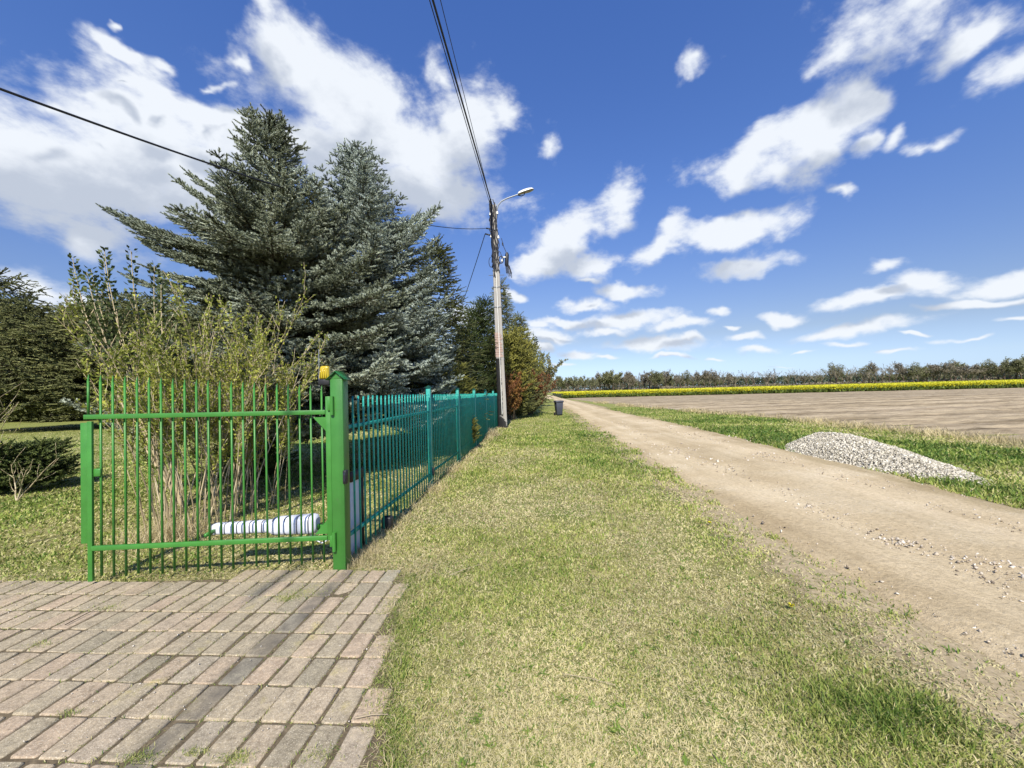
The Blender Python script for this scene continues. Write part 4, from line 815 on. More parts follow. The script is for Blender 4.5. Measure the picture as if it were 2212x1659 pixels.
# ------------------------------------------------------------------ plants: generators
def conifer(name, label, loc, H, Rad, z0, nwh, per, mats, seed, profile, rise=.12, droop=.25, tip=.15, shoot=(.12, .022), side=.42, K=13, w=.011, extra=(), tops=(), lean=(0, 0), step=.12, group=None, trunk_r=.16, density=1.0, hang=0.0, tintmu=.5, nmin=.13, xmax=None, recess=False):
    rng = np.random.default_rng(seed); rp = random.Random(seed)
    t = thing(name, label, 'tree', tuple(loc), 0, group)
    wood = MB(); tr = [(lean[0] * (z / H) ** 1.2, lean[1] * (z / H), z) for z in np.linspace(-.05, H * .985, 12)]
    wood.tube(tr, np.interp(np.linspace(0, 1, 12), [0, .05, 1], [trunk_r * 1.25, trunk_r, .012]), 8); wood.build('trunk', mats[1], t, smooth=True)
    def fx(L, az): return min(L, max(.3, (xmax - loc[0] - .25) / math.cos(az))) if xmax is not None and math.cos(az) > .05 else L
    def ax(z): return np.array([lean[0] * (max(z, 0) / H) ** 1.2, lean[1] * z / H, z])
    SP, SD, SL, ST = [], [], [], []; W0, W1, WR0, WR1 = [], [], [], []
    def limb(start, az, L, rs, dr, tp, tn):
        L = fx(L, az); n = max(4, int(L / step)); pr = None; hd = np.array([math.cos(az), math.sin(az), 0]); sdv = np.array([-hd[1], hd[0], 0]); sw = rp.uniform(-.12, .12)
        r0 = .006 + .011 * L
        for i in range(n + 1):
            s = i / n; p = start + hd * L * s + sdv * sw * L * s * s + np.array([0, 0, L * (rs * s - dr * s * s * (1 - .3 * s) + tp * s ** 4)])
            if pr is not None:
                W0.append(pr); W1.append(p); WR0.append(r0 * (1 - (i - 1) / n * .85)); WR1.append(r0 * (1 - s * .85)); dd = (p - pr) / np.linalg.norm(p - pr)
                if s > nmin:
                    for sg in (-1, 1):
                        l2 = side * L * (1.02 - s) * (1 - .45 * (1 - s) ** 3) * rp.uniform(.75, 1.2) + shoot[0] * .8
                        l2 = min(l2, 1.0); d2 = dd * .62 + sdv * sg * .75 + np.array([0, 0, rp.uniform(-.12, .10) - hang]); d2 /= np.linalg.norm(d2)
                        m = max(1, int(l2 / (shoot[0] * .52) * density)); q0 = p.copy()
                        W0.append(p); W1.append(p + d2 * l2); WR0.append(r0 * .3); WR1.append(.003)
                        for k in range(m + 1):
                            u = k / m; q = p + d2 * l2 * u + np.array([0, 0, -.06 * l2 * u * u - hang * .3 * l2 * u])
                            if k == m: dirs = [d2 + np.array([0, 0, .05])]
                            else:
                                a_ = np.cross(d2, [0, 0, 1.]); sgn = 1 if k % 2 else -1
                                dirs = [d2 * .75 + a_ * .7 * sgn + np.array([0, 0, rp.uniform(-.05, .32) - hang])]
                                if rp.random() < .35: dirs.append(d2 * .7 - a_ * .6 * sgn + np.array([0, 0, rp.uniform(.1, .5) - hang]))
                            for v in dirs:
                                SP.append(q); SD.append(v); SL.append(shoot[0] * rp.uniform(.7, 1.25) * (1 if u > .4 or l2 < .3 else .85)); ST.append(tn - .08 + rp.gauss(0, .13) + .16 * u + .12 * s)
                if s > .4: SP.append(p); SD.append(dd + np.array([rp.uniform(-.3, .3), rp.uniform(-.3, .3), rp.uniform(.1, .5)])); SL.append(shoot[0]); ST.append(tn + rp.gauss(0, .1))
            pr = p
        SP.append(pr); SD.append(hd + np.array([0, 0, .3])); SL.append(shoot[0] * 1.5); ST.append(tn + .1)
    for i in range(nwh):
        f = (i + rp.uniform(-.2, .2)) / nwh; f = max(0, f); z = z0 + (H - z0) * (f ** .92) * .985
        pf = profile((z - z0) / (H - z0)); n = max(3, int(per * (.55 + .45 * (1 - f)))); a0 = rp.uniform(0, 6.28)
        for j in range(n):
            L = Rad * pf * rp.uniform(.72, 1.14)
            if L < .08: continue
            az_ = a0 + 6.283 * j / n + rp.uniform(-.25, .25)
            if recess and 2.3 < z < 4.2 and math.sin(az_ + .25) < -.45: L *= .45
            limb(ax(z + rp.uniform(-.07, .07)), az_, L, rise + .5 * f + rp.uniform(-.05, .12), droop * (1 - f), tip, tintmu + rp.gauss(0, .07))
    for (z, az, L, rs, dr, tp) in extra: limb(ax(z), az, L, rs, dr, tp, tintmu)
    for (dx, dy, z, h) in [(0, 0, H * .97, H * .045)] + list(tops):
        b = ax(z) + np.array([dx, dy, 0]); m = max(2, int(h / .07))
        W0.append(b); W1.append(b + (0, 0, h)); WR0.append(.014); WR1.append(.006)
        for k in range(m):
            q = b + np.array([0, 0, h * k / m])
            for _ in range(3 if k < m * .6 else 1):
                a_ = rp.uniform(0, 6.28); lf = shoot[0] * (1.9 * (1 - k / m) + .3); SP.append(q); SD.append(np.array([math.cos(a_), math.sin(a_), .9])); SL.append(lf); ST.append(tintmu)
    mb = MB(); mb.segs(W0, W1, np.array(WR0), np.array(WR1), 4, .4, 1)
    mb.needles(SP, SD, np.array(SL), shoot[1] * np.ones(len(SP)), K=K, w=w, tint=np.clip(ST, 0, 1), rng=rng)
    mb.build('crown', [mats[0], M_twigdark], t); return t, len(SP)

conif = lambda f: (1 - f) ** .78 * (.86 + .14 * math.sin(f * 19))
# ---- the two blue spruces
t1b = np.array([-4.62, 8.15, 0])
def prof1(f): return float(np.interp(f, [0, .1, .3, .46, .61, .755, .91, 1], [.95, 1, .92, .70, .45, .28, .14, .04])) * (1 + .09 * math.sin(f * 23))
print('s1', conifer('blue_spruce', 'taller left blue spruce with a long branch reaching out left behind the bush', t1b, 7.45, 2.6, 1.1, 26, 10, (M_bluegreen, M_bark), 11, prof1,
        extra=[(3.9, math.pi * 1.05, 2.5, .3, .05, .1), (4.15, math.pi * .97, 3.05, .3, .05, .1), (4.25, math.pi * 1.01, 3.2, .3, .04, .1), (3.4, math.pi * 1.02, 2.6, .2, .1, .1), (3.5, math.pi * .94, 2.5, .22, .1, .1), (3.1, math.pi * 1.07, 2.5, .15, .1, .1), (4.6, math.pi * 1.0, 2.2, .3, .05, .1), (4.3, math.pi * .99, 2.95, .30, .05, .10), (4.0, math.pi * 1.02, 2.6, .26, .08, .1), (4.1, math.pi * .95, 2.3, .24, .08, .1), (3.7, math.pi * 1.0, 2.4, .2, .1, .1), (5.2, math.pi * 1.0, 1.7, .55, .05, .1), (5.0, math.pi * 1.06, 1.6, .45, .05, .1), (4.8, math.pi * 1.02, 1.8, .25, .08, .1), (5.8, math.pi * .95, 1.1, .6, .0, .1), (3.2, -.25, 2.6, .12, .15, .1), (2.5, -.5, 2.8, .1, .15, .1), (2.9, -1.1, 2.4, .1, .15, .1), (2.0, -.9, 2.6, .05, .15, .12), (2.3, -1.8, 2.4, .05, .15, .12), (4.3, -1.5, 1.9, .1, .2, .12), (4.5, -1.9, 1.8, .1, .2, .12), (4.2, -1.1, 2.0, .1, .2, .12)],
        tops=[(.28, 0, 6.7, .85), (-.28, .1, 6.3, .55), (.45, 0, 6.0, .5)], lean=(-.30, 0), xmax=-1.35, shoot=(.12, .044), K=28, w=.020, trunk_r=.17, density=1.0, side=.42, recess=True, rise=.02, droop=.32, tip=.22)[1])
t2b = np.array([-3.35, 9.6, 0])
def prof2(f): return float(np.interp(f, [0, .2, .36, .53, .69, .84, .94, 1], [.98, 1, .92, .76, .52, .27, .13, .04])) * (1 + .08 * math.sin(f * 21 + 1))
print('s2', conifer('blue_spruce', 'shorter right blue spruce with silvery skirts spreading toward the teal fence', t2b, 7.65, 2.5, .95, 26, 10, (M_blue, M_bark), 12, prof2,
        extra=[(2.6, -.2, 2.2, .05, .15, .1), (2.2, -.6, 2.2, .05, .15, .1), (2.0, -1.1, 2.3, .0, .12, .1), (3.0, -.9, 2.1, .1, .15, .1)],
        tops=[(-.9, -.4, 5.9, .75), (-.75, -.3, 5.8, .55), (.35, 0, 6.5, .35), (.55, 0, 6.1, .6), (.75, .1, 5.6, .6), (-.3, 0, 6.4, .6)], lean=(-.30, 0), xmax=-1.25, shoot=(.115, .042), K=28, w=.020, trunk_r=.16, tintmu=.58, density=1.0, side=.42, recess=True, rise=.05, droop=.30, tip=.22)[1])

# ---- green spruces and other conifers beyond
nor = lambda f: (1 - f) ** .85
def con(name, label, x0, ytop, Y, Rad, z0, mats, seed, prof=nor, **k):
    b = P(x0, 800, Y); top = P(x0, ytop, Y)[2]
    d = dict(nwh=int(9 + top * 1.5), per=7, shoot=(.26, .06), K=9, w=.035, step=.28, trunk_r=.12); d.update(k)
    if x0 < 1075 and Y > 10 and 'xmax' not in d and Y < 20: d['xmax'] = fence_x(Y) + .02
    return conifer(name, label, (b[0], Y, 0), top, Rad, z0, d.pop('nwh'), d.pop('per'), mats, seed, prof, **d)
con('spruce_tree', 'yellow-green spruce showing behind the right edge of the blue spruces', 948, 520, 14, 1.9, .8, (M_spruce, M_bark), 21, hang=.25, droop=.3)
con('spruce_tree', 'narrow dark spruce whose spire rises just right of the power pole', 1087, 606, 25, 1.5, 1.0, (M_bgcon, M_bark), 22, hang=.45, droop=.3, tintmu=.55, shoot=(.3, .06))
con('spruce_tree', 'shorter dark spruce right of the pole, beyond the yellow-green thuja', 1122, 680, 29, 1.9, .8, (M_bgcon, M_bark), 23, hang=.45, droop=.3, tintmu=.5, shoot=(.3, .07))
con('spruce_tree', 'slim drab spruce furthest right in the conifer row', 1139, 735, 36, 1.7, .8, (M_bgcon, M_bark), 24, hang=.4, tintmu=.6, shoot=(.34, .08))
ov = lambda f: float(np.interp(f, [0, .15, .5, .8, 1], [.8, 1, .85, .5, .08]))
con('yew_tree', 'dark upright yew between the blue spruces and the power pole', 1026, 672, 19.0, 1.25, .3, (M_yew, M_bark), 31, ov, rise=.9, droop=.1, tip=.3, shoot=(.17, .05), K=9, w=.028, step=.2, per=8, side=.35)
con('yew_tree', 'tallest dark yew with branches poking past the power pole', 1049, 650, 19.2, 1.15, .3, (M_yew, M_bark), 32, ov, rise=.9, droop=.1, tip=.3, shoot=(.17, .05), K=9, w=.028, step=.2, per=8, side=.35, extra=[(3.4, -1.3, 2.2, .1, .1, .1), (3.9, -1.25, 2.1, .2, .1, .1), (3.1, -1.2, 2.3, .1, .1, .1), (3.6, -1.35, 2.3, .1, .1, .1)])
con('yew_tree', 'low dark yew filling in beneath its taller neighbours behind the fence', 1002, 705, 17, 1.1, .2, (M_yew, M_bark), 33, ov, rise=.7, droop=.1, tip=.2, shoot=(.17, .05), K=9, w=.028, step=.2, per=8, side=.35)
con('thuja', 'yellow-green feathery thuja just right of the pole', 1104, 728, 24, 1.5, .1, (M_thuja, M_bark), 41, ov, rise=.9, droop=.0, tip=.2, shoot=(.24, .08), K=9, w=.05, step=.25, per=8, side=.3, tintmu=.6)
con('thuja', 'olive thuja behind the yellow-green one at the end of the fence', 1128, 745, 30, 1.5, .1, (M_thuja, M_bark), 42, ov, rise=.9, droop=.0, tip=.2, shoot=(.26, .09), K=9, w=.06, step=.3, per=8, side=.3, tintmu=.35)
con('thuja', 'small bright thuja at the right end of the roadside hedge', 1142, 850, 27, .6, .05, (M_thuja, M_bark), 43, ov, rise=.9, droop=.0, tip=.2, shoot=(.16, .06), K=8, w=.05, step=.2, per=7, side=.35, tintmu=.75, nwh=9)
low = lambda f: float(np.interp(f, [0, .3, .7, 1], [1, 1, .75, .2]))
def lowb(name, label, px, py_top, Y, Rad, mat, seed, **k):
    b = P(px, 800, Y); top = max(.3, P(px, py_top, Y)[2]); d = dict(rise=.5, droop=.15, tip=.1, shoot=(.13, .035), K=10, w=.022, step=.14, side=.4, trunk_r=.05); d.update(k)
    if 900 < px < 1075: d['xmax'] = fence_x(Y) - .02
    t, n = conifer(name, label, (b[0], Y, 0), top, Rad, .08, d.pop('nwh', 7), d.pop('per', 9), (mat, M_bark), seed, low, **d); t['category'] = 'shrub'; return t
lowb('juniper_shrub', 'yellow-green juniper mound peeking over the teal fence', 945, 812, 11.2, 1.35, M_thuja, 51, tintmu=.35, nwh=10)
lowb('juniper_shrub', 'low juniper mound behind the fence in front of the yews', 1000, 832, 12.6, .9, M_thuja, 52, tintmu=.25, nwh=9)
lowb('thuja_shrub', 'small rust-tipped thuja pushing through the third teal fence bay', 1002, 915, 11.2, .26, M_thuja, 53, tintmu=.2, nwh=8, rise=.9)
lowb('juniper_shrub', 'dark flat juniper on the lawn at the left edge', 40, 985, 7.4, .60, M_yew, 54, tintmu=.75, nwh=8, per=14, rise=.25, shoot=(.14, .045), w=.03)
lowb('hedge_bush', 'dark green hedge bush overhanging the verge past the pole', 1118, 845, 24.5, 1.3, M_bgcon, 55, nwh=9, per=10, tintmu=.6, shoot=(.2, .07), w=.045, step=.25)
lowb('hedge_bush', 'second dark hedge bush further up the verge', 1133, 850, 28.5, 1.25, M_bgcon, 56, nwh=9, per=10, tintmu=.7, shoot=(.22, .08), w=.05, step=.28)
lowb('dark_shrub', 'low dark shrub on the lawn under the spruce, seen through the gate', 545, 985, 7.2, .65, M_yew, 57, nwh=6, tintmu=.6)

# ---- background conifers on the left
mass = lambda f: float(np.interp(f, [0, .2, .6, .85, 1], [.9, 1, .75, .4, .05]))
for i, (px, pyt, Y, Rad, hangv, tm, lab) in enumerate((
    (-10, 590, 24, 3.2, .5, .35, 'tall dark drooping conifer cut by the left edge'), (55, 655, 23, 2.6, .3, .5, 'round-topped conifer just right of the tall one at the left edge'),
    (120, 680, 25, 2.8, .3, .62, 'olive conifer whose pale trunk shows at the lawn edge'), (190, 660, 24, 2.6, .2, .6, 'mid green conifer behind the upright shrub stems'),
    (265, 640, 28, 3.2, .2, .5, 'broad conifer behind the leafless bush on the left'), (350, 640, 27, 3.2, .2, .45, 'dark conifer behind the middle of the big bush'),
    (440, 650, 27, 3.0, .2, .45, 'dark conifer directly behind the blue spruce crown'))):
    con('background_conifer', lab, px, pyt, Y, Rad, 1.5, (M_bgcon, M_bark), 60 + i, mass, hang=hangv, tintmu=tm, shoot=(.42, .11), K=10, w=.07, step=.38, per=8, nwh=13, trunk_r=.2, group='conifers at the back of the garden')

for i, (px, pyt, lab) in enumerate(((-30, 650, 'tall conifer deep behind the left edge trees'), (70, 690, 'conifer deep behind the gap between the left trees'), (165, 700, 'conifer deep behind the pale trunk at the lawn edge'),
        (250, 690, 'conifer far behind the upright shrub'), (345, 690, 'conifer far behind the twiggy bush'), (440, 690, 'conifer far behind the spruce trunk'), (560, 700, 'conifer far behind the blue spruces'), (680, 720, 'conifer at the garden end seen past the gate post'), (800, 730, 'conifer at the garden end seen through the teal fence'), (900, 740, 'last conifer at the garden end left of the yews'))):
    con('background_conifer', lab, px, pyt, 37 + (i % 2) * 2, 4.2, .3, (M_bgcon, M_bark), 90 + i, mass, hang=.2, tintmu=.35, shoot=(.6, .2), K=10, w=.13, step=.6, per=9, nwh=11, trunk_r=.22, group='conifers at the back of the garden')

# ---- twiggy deciduous plants
def grow(W, tips, p, d, L, r, lvl, rp, spread=.5, kids=5, upw=.15, lenf=.55, nseg=4, zmin=-9):
    seg = L / nseg; q = p.copy()
    for i in range(nseg):
        d = d + np.array([rp.gauss(0, .10), rp.gauss(0, .10), rp.gauss(0, .06) + upw * .3]); d /= np.linalg.norm(d)
        q2 = q + d * seg; W.append((q, q2, r * (1 - .7 * i / nseg), r * (1 - .7 * (i + 1) / nseg)))
        if lvl > 0 and i > 0 and q[2] > zmin:
            for _ in range(max(1, kids // (nseg - 1))):
                a = rp.uniform(0, 6.283); pv = np.cross(d, [math.cos(a), math.sin(a), .3]); pv /= np.linalg.norm(pv) + 1e-9
                d3 = d * (1 - spread * .5) + pv * spread + np.array([0, 0, upw]); d3 /= np.linalg.norm(d3)
                grow(W, tips, q + (q2 - q) * rp.random(), d3, L * lenf * rp.uniform(.6, 1.15), r * .5 * (1 - .5 * i / nseg), lvl - 1, rp, spread, kids, upw, lenf, nseg, zmin)
        if lvl <= 1: tips.append((q2, d, lvl))
        q = q2
def bush(name, label, loc, stems, mats, seed, leaf, leafn, cat='shrub', levels=2, kids=5, spread=.5, r0=.018, lenf=.5, leafsize=(.03, .016), tmu=.5, group=None, upw=.15, rmin=.0022, zmin=-9):
    rp = random.Random(seed); rng = np.random.default_rng(seed); t = thing(name, label, cat, tuple(loc), 0, group); W = []; tips = []
    for (dx, dy, tx, ty, tz) in stems:
        p = np.array([dx, dy, 0.]); d = np.array([tx - dx, ty - dy, tz]); L = np.linalg.norm(d); grow(W, tips, p, d / L, L, r0 * rp.uniform(.7, 1.2), levels, rp, spread, kids, upw, lenf, 6, zmin)
    A = np.array([w[0] for w in W]); B = np.array([w[1] for w in W]); ra = np.maximum(rmin, [w[2] for w in W]); rb = np.maximum(rmin * .7, [w[3] for w in W])
    MB().segs(A, B, ra, rb, 4, rng.uniform(.1, 1, len(W)), 0).build('stems', mats[0], t)
    if leafn:
        T = [x for x in tips if x[0][2] > zmin + .25]; P0 = np.array([x[0] for x in T]); D0 = np.array([x[1] for x in T]); idx = rng.integers(0, len(T), leafn); o = rng.normal(0, leafsize[0] * .7, (leafn, 3))
        dd = nrm(D0[idx] * .6 + rng.normal(0, .6, (leafn, 3))); pp = P0[idx] - D0[idx] * rng.uniform(0, .12, leafn)[:, None] + o * .5
        MB().cards(pp, dd, rng.normal(0, 1, (leafn, 3)), leafsize[0] * rng.uniform(.6, 1.4, leafn), leafsize[1] * rng.uniform(.7, 1.3, leafn), np.clip(rng.normal(tmu, .22, leafn), 0, 1)).build('foliage', leaf, t)
    return t
rp = random.Random(8)
def fan(n, r, H, sp, cx=0, hv=.25):   # stems rise from a broad stool
    out = []
    for i in range(n):
        a = rp.uniform(0, 6.283); q = rp.random() ** .6; out.append((r * q * math.cos(a) * .8 + rp.gauss(0, .05), r * q * math.sin(a) * .6, cx + sp * q * math.cos(a) + rp.gauss(0, .12), sp * .75 * q * math.sin(a), H * rp.uniform(1 - hv, 1.0) * (1 - .18 * q)))
    return out
bb = G(395, 1150)
bush('flowering_bush', 'big twiggy bush with pale stems and young yellow-green leaves right behind the gate', bb + (0.12, .15, 0), fan(34, .75, 2.6, 1.0, .10), (M_twigpale,), 71, M_privet, 16000, levels=2, kids=5, spread=.34, r0=.010, lenf=.40, leafsize=(.040, .022), tmu=.5, rmin=.0032, zmin=.45)
bush('flowering_bush', 'straw-coloured dense twiggy bush right of the big one, in front of the spruce trunk', G(505, 1105) + (0, .2, 0), fan(30, .7, 2.2, .9, .05), (M_twigpale,), 72, M_privet, 9000, levels=2, kids=7, spread=.34, r0=.008, lenf=.40, leafsize=(.040, .022), tmu=.65, rmin=.0038, zmin=.35)
bush('flowering_bush', 'loose pale-stemmed bush on the left, leaning out over the lawn', G(335, 1135) + (-.1, .3, 0), fan(16, .45, 2.15, .6, -.22), (M_twigpale,), 73, M_privet, 9000, levels=2, kids=5, spread=.36, r0=.010, lenf=.38, leafsize=(.040, .022), tmu=.35, rmin=.0035, zmin=.8)
# upright shrub: leafy rods against the sky
def rods():
    t = thing('upright_shrub', 'tall shrub of bare upright stems topped with dark paired leaves against the sky', 'shrub', tuple(G(330, 1120) + (0, .5, 0)))
    b = G(330, 1120) + (0, .5, 0); Y = b[1]; W0, W1, RA, RB = [], [], [], []; LP, LD = [], []; rq = random.Random(5)
    for (px, py, mx) in ((143, 552, 190), (200, 545, 240), (185, 580, 235), (262, 552, 275), (292, 545, 300), (325, 570, 320), (120, 640, 185), (350, 600, 345), (230, 600, 250), (305, 640, 310)):
        top = P(px, py, Y) - b; mid_ = P(mx, 800, Y) - b; yo = rq.uniform(-.35, .35); pts = []
        for k in range(23):
            s = k / 22; p = (1 - s) ** 2 * np.zeros(3) + 2 * s * (1 - s) * mid_ * 1.0 + s * s * top; p[1] += yo * s; pts.append(p)
        for i in range(22): W0.append(pts[i]); W1.append(pts[i + 1]); RA.append(.020 * (1 - .8 * i / 22)); RB.append(.020 * (1 - .8 * (i + 1) / 22))
        for i in range(8, 23):
            for _ in range(2):      # side rods with leaves
                if i < 17 and rq.random() < .6:
                    a = rq.uniform(0, 6.28); L = rq.uniform(.2, .6) ; d = np.array([math.cos(a) * .5, math.sin(a) * .5, 1.0]); e = pts[i] + d * L; W0.append(pts[i]); W1.append(e); RA.append(.007); RB.append(.003)
                    for u in np.linspace(.3, 1, int(L / .035)): LP.append(pts[i] + d * L * u); LD.append(np.array([rq.uniform(-1, 1), rq.uniform(-1, 1), .9]))
            for u in np.linspace(0, 1, 4):
                if i > 11: q = pts[i - 1] * (1 - u) + pts[i] * u; a = rq.uniform(0, 6.28); [ (LP.append(q + np.array([math.cos(a + o), math.sin(a + o), .4]) * rq.uniform(.0, .05)), LD.append(np.array([math.cos(a + o), math.sin(a + o), .8]))) for o in (0, 2.1, 4.2)]
    MB().segs(W0, W1, np.array(RA), np.array(RB), 5, .6).build('stems', M_twigpale, t)
    n = len(LP); rr_ = np.random.default_rng(3); MB().cards(LP, LD, rr_.normal(0, 1, (n, 3)), rr_.uniform(.05, .085, n), rr_.uniform(.035, .055, n), rr_.uniform(0, .6, n)).build('foliage', M_holly, t)
rods()
# dry grass clump and low growth at the bush foot handled in 'dry_grass'
bush('young_tree', 'leafless budding sapling at the left edge in front of the dark juniper', G(36, 1083), [(0, 0, -.10, 0, .62), (0, 0, .05, .05, .55), (0, 0, .2, .1, .75)], (M_twigpale,), 74, M_holly, 260, cat='tree', levels=1, kids=4, spread=.6, r0=.013, lenf=.5, leafsize=(.03, .018), tmu=.8, rmin=.003)
bush('young_tree', 'thin pale sapling with opening buds cut by the left edge of the view', G(-14, 1075), [(0, 0, .10, 0, 1.6), (0, 0, .25, .05, 1.5), (0, 0, -.2, .05, 1.7)], (M_twigpale,), 75, M_privet, 260, cat='tree', levels=1, kids=5, spread=.7, r0=.016, lenf=.45, leafsize=(.035, .02), tmu=.5, rmin=.0035)
# red-leaved shrubs and pale trees up the hedge
for (px, pyt, Y, w_, lab, lf, tm, sd_) in ((1070, 812, 20.5, .8, 'red-leaved shrub glimpsed left of the power pole', M_red, .3, 81), (1104, 806, 22.5, .9, 'orange-red shrub just right of the power pole', M_red, .75, 82), (1140, 803, 26, 1.25, 'deep red shrub at the outer side of the hedge', M_red, .25, 83)):
    b = P(px, 800, Y); H_ = P(px, pyt, Y)[2]
    bush('red_shrub', lab, (b[0], Y, 0), fan(16, .3, H_, w_), (M_twigdark,), sd_, lf, 6500, levels=2, kids=6, spread=.5, r0=.02, lenf=.36, leafsize=(.10, .055), tmu=tm, rmin=.006)
for (px, pyt, Y, w_, lab, tm, sd_) in ((1156, 770, 40, 2.0, 'pale half-leafless tree at the end of the hedge', .75, 84), (1163, 792, 52, 2.6, 'small pale green tree beyond the hedge end', .9, 85), (1148, 752, 37, 1.2, 'dark narrow leafy tree rising above the hedge end', .1, 86)):
    b = P(px, 800, Y); H_ = P(px, pyt, Y)[2]
    bush('hedge_tree', lab, (b[0], Y, 0), fan(12, .3, H_, w_), (M_fartwig,), sd_, M_farleaf if tm > .5 else M_holly, 5000, cat='tree', levels=2, kids=5, spread=.5, r0=.05, lenf=.36, leafsize=(.2, .12), tmu=tm, rmin=.012)

# ------------------------------------------------------------------ rapeseed field
def rape():
    NL, NR = G(1215, 861.3), G(2212, 843.6); NL = np.array([9.6, 78.0]); NR = np.array([140., 57.0]); far = 175.
    mb = MB(); rng = np.random.default_rng(4); nx, ny = 200, 40
    u = np.linspace(0, 1, nx); v = np.linspace(0, 1, ny) ** 1.5; Uu, Vv = np.meshgrid(u, v)
    X0 = NL[0] + (260 - NL[0]) * Uu; Yn = NL[1] + (NR[1] - NL[1]) * (X0 - NL[0]) / (NR[0] - NL[0]); Yf = 118 + .25 * X0; 
    left = 9.6 + .10 * 0
    Y = Yn + (Yf - Yn) * Vv; X = X0 + (1 - Uu) * (Y - NL[1]) * .06; Z = 1.0 + .14 * (fbm(X * .5, Y * .5, 3) - .5) + .05 * rng.normal(0, 1, X.shape) * 1
    idx = np.arange(X.size).reshape(X.shape); V = np.stack([X, Y, Z], -1).reshape(-1, 3)
    mb.add(V, np.stack([idx[:-1, :-1], idx[:-1, 1:], idx[1:, 1:], idx[1:, :-1]], -1).reshape(-1, 4), .5)
    for row in (idx[0], idx[:, 0], idx[-1], idx[:, -1]):
        a = V[row]; b = a.copy(); b[:, 2] = 0; n = len(a); mb.add(np.concatenate([a, b]), [(i, i + 1, n + i + 1, n + i) for i in range(n - 1)], .3)
    # leafy stems along the near face
    k = 16000; uu = rng.uniform(0, 1, k); x = 9.6 + 230 * uu; y = NL[1] + (NR[1] - NL[1]) * (x - NL[0]) / (NR[0] - NL[0]) - rng.uniform(-.1, .5, k) - fbm(x * .7, x * 0, 5) * .6
    mb.cards(np.stack([x, y, rng.uniform(0, .45, k)], 1), np.stack([rng.normal(0, .3, k), rng.normal(0, .3, k), np.ones(k)], 1), rng.normal(0, 1, (k, 3)), rng.uniform(.35, .6, k), rng.uniform(.12, .3, k), rng.uniform(0, 1, k))
    tag(mb.build('rapeseed_crop', M_crop), 'green stems of the flowering rapeseed crop beyond the bare field', 'crop', kind='stuff')
    k = 150000; uu = rng.uniform(0, 1, k); vv = rng.uniform(0, 1, k) ** 2.0; x = 9.6 + 225 * uu; yn = NL[1] + (NR[1] - NL[1]) * (x - NL[0]) / (NR[0] - NL[0]); y = yn - .45 + (118 + .25 * x - yn) * vv; x = x + (1 - uu) * (y - NL[1]) * .05
    z = np.where(vv < .004, rng.uniform(.45, 1.1, k), rng.uniform(.9, 1.2, k)) 
    den = fbm(x * .12, y * .25, 9) > .30; x, y, z = x[den], y[den], z[den]; k = len(x)
    fl = MB(); fl.cards(np.stack([x, y, z], 1), rng.normal(0, 1, (k, 3)) * (1, 1, .5), np.stack([rng.normal(0, .5, k), -np.ones(k) * .6, np.ones(k)], 1), rng.uniform(.14, .26, k), rng.uniform(.12, .22, k), rng.uniform(0, .9, k))
    k = 60000; x = 10 + 225 * rng.uniform(0, 1, k); yn = NL[1] + (NR[1] - NL[1]) * (x - NL[0]) / (NR[0] - NL[0]); y = yn - rng.uniform(.1, .75, k); z = rng.uniform(.62, 1.15, k)
    fl.cards(np.stack([x, y, z], 1), rng.normal(0, 1, (k, 3)) * (1, 1, .5), np.stack([rng.normal(0, .5, k), -np.ones(k), rng.normal(.3, .5, k)], 1), rng.uniform(.08, .17, k), rng.uniform(.07, .14, k), rng.uniform(0, .9, k))
    tag(fl.build('rapeseed_flowers', M_yellow), 'bright yellow rapeseed flowers across the far field', 'crop', kind='stuff')
rape()
# pale sandy bank beside the track far off
mb = MB(); c = np.array([6.6, 84, 0]); gx, gy = np.meshgrid(np.linspace(-3.6, 3.6, 24), np.linspace(-9, 9, 24)); zz = .75 * np.clip(1 - (gx / 3.4) ** 2 - (gy / 8.5) ** 2, 0, 1) * (.7 + .6 * fbm(gx, gy, 3)) - .02; idx = np.arange(gx.size).reshape(gx.shape)
mb.add(np.stack([gx + c[0], gy + c[1], zz], -1).reshape(-1, 3), np.stack([idx[:-1, :-1], idx[:-1, 1:], idx[1:, 1:], idx[1:, :-1]], -1).reshape(-1, 4)); tag(mb.build('sand_bank', M_road, smooth=True), kind='structure')

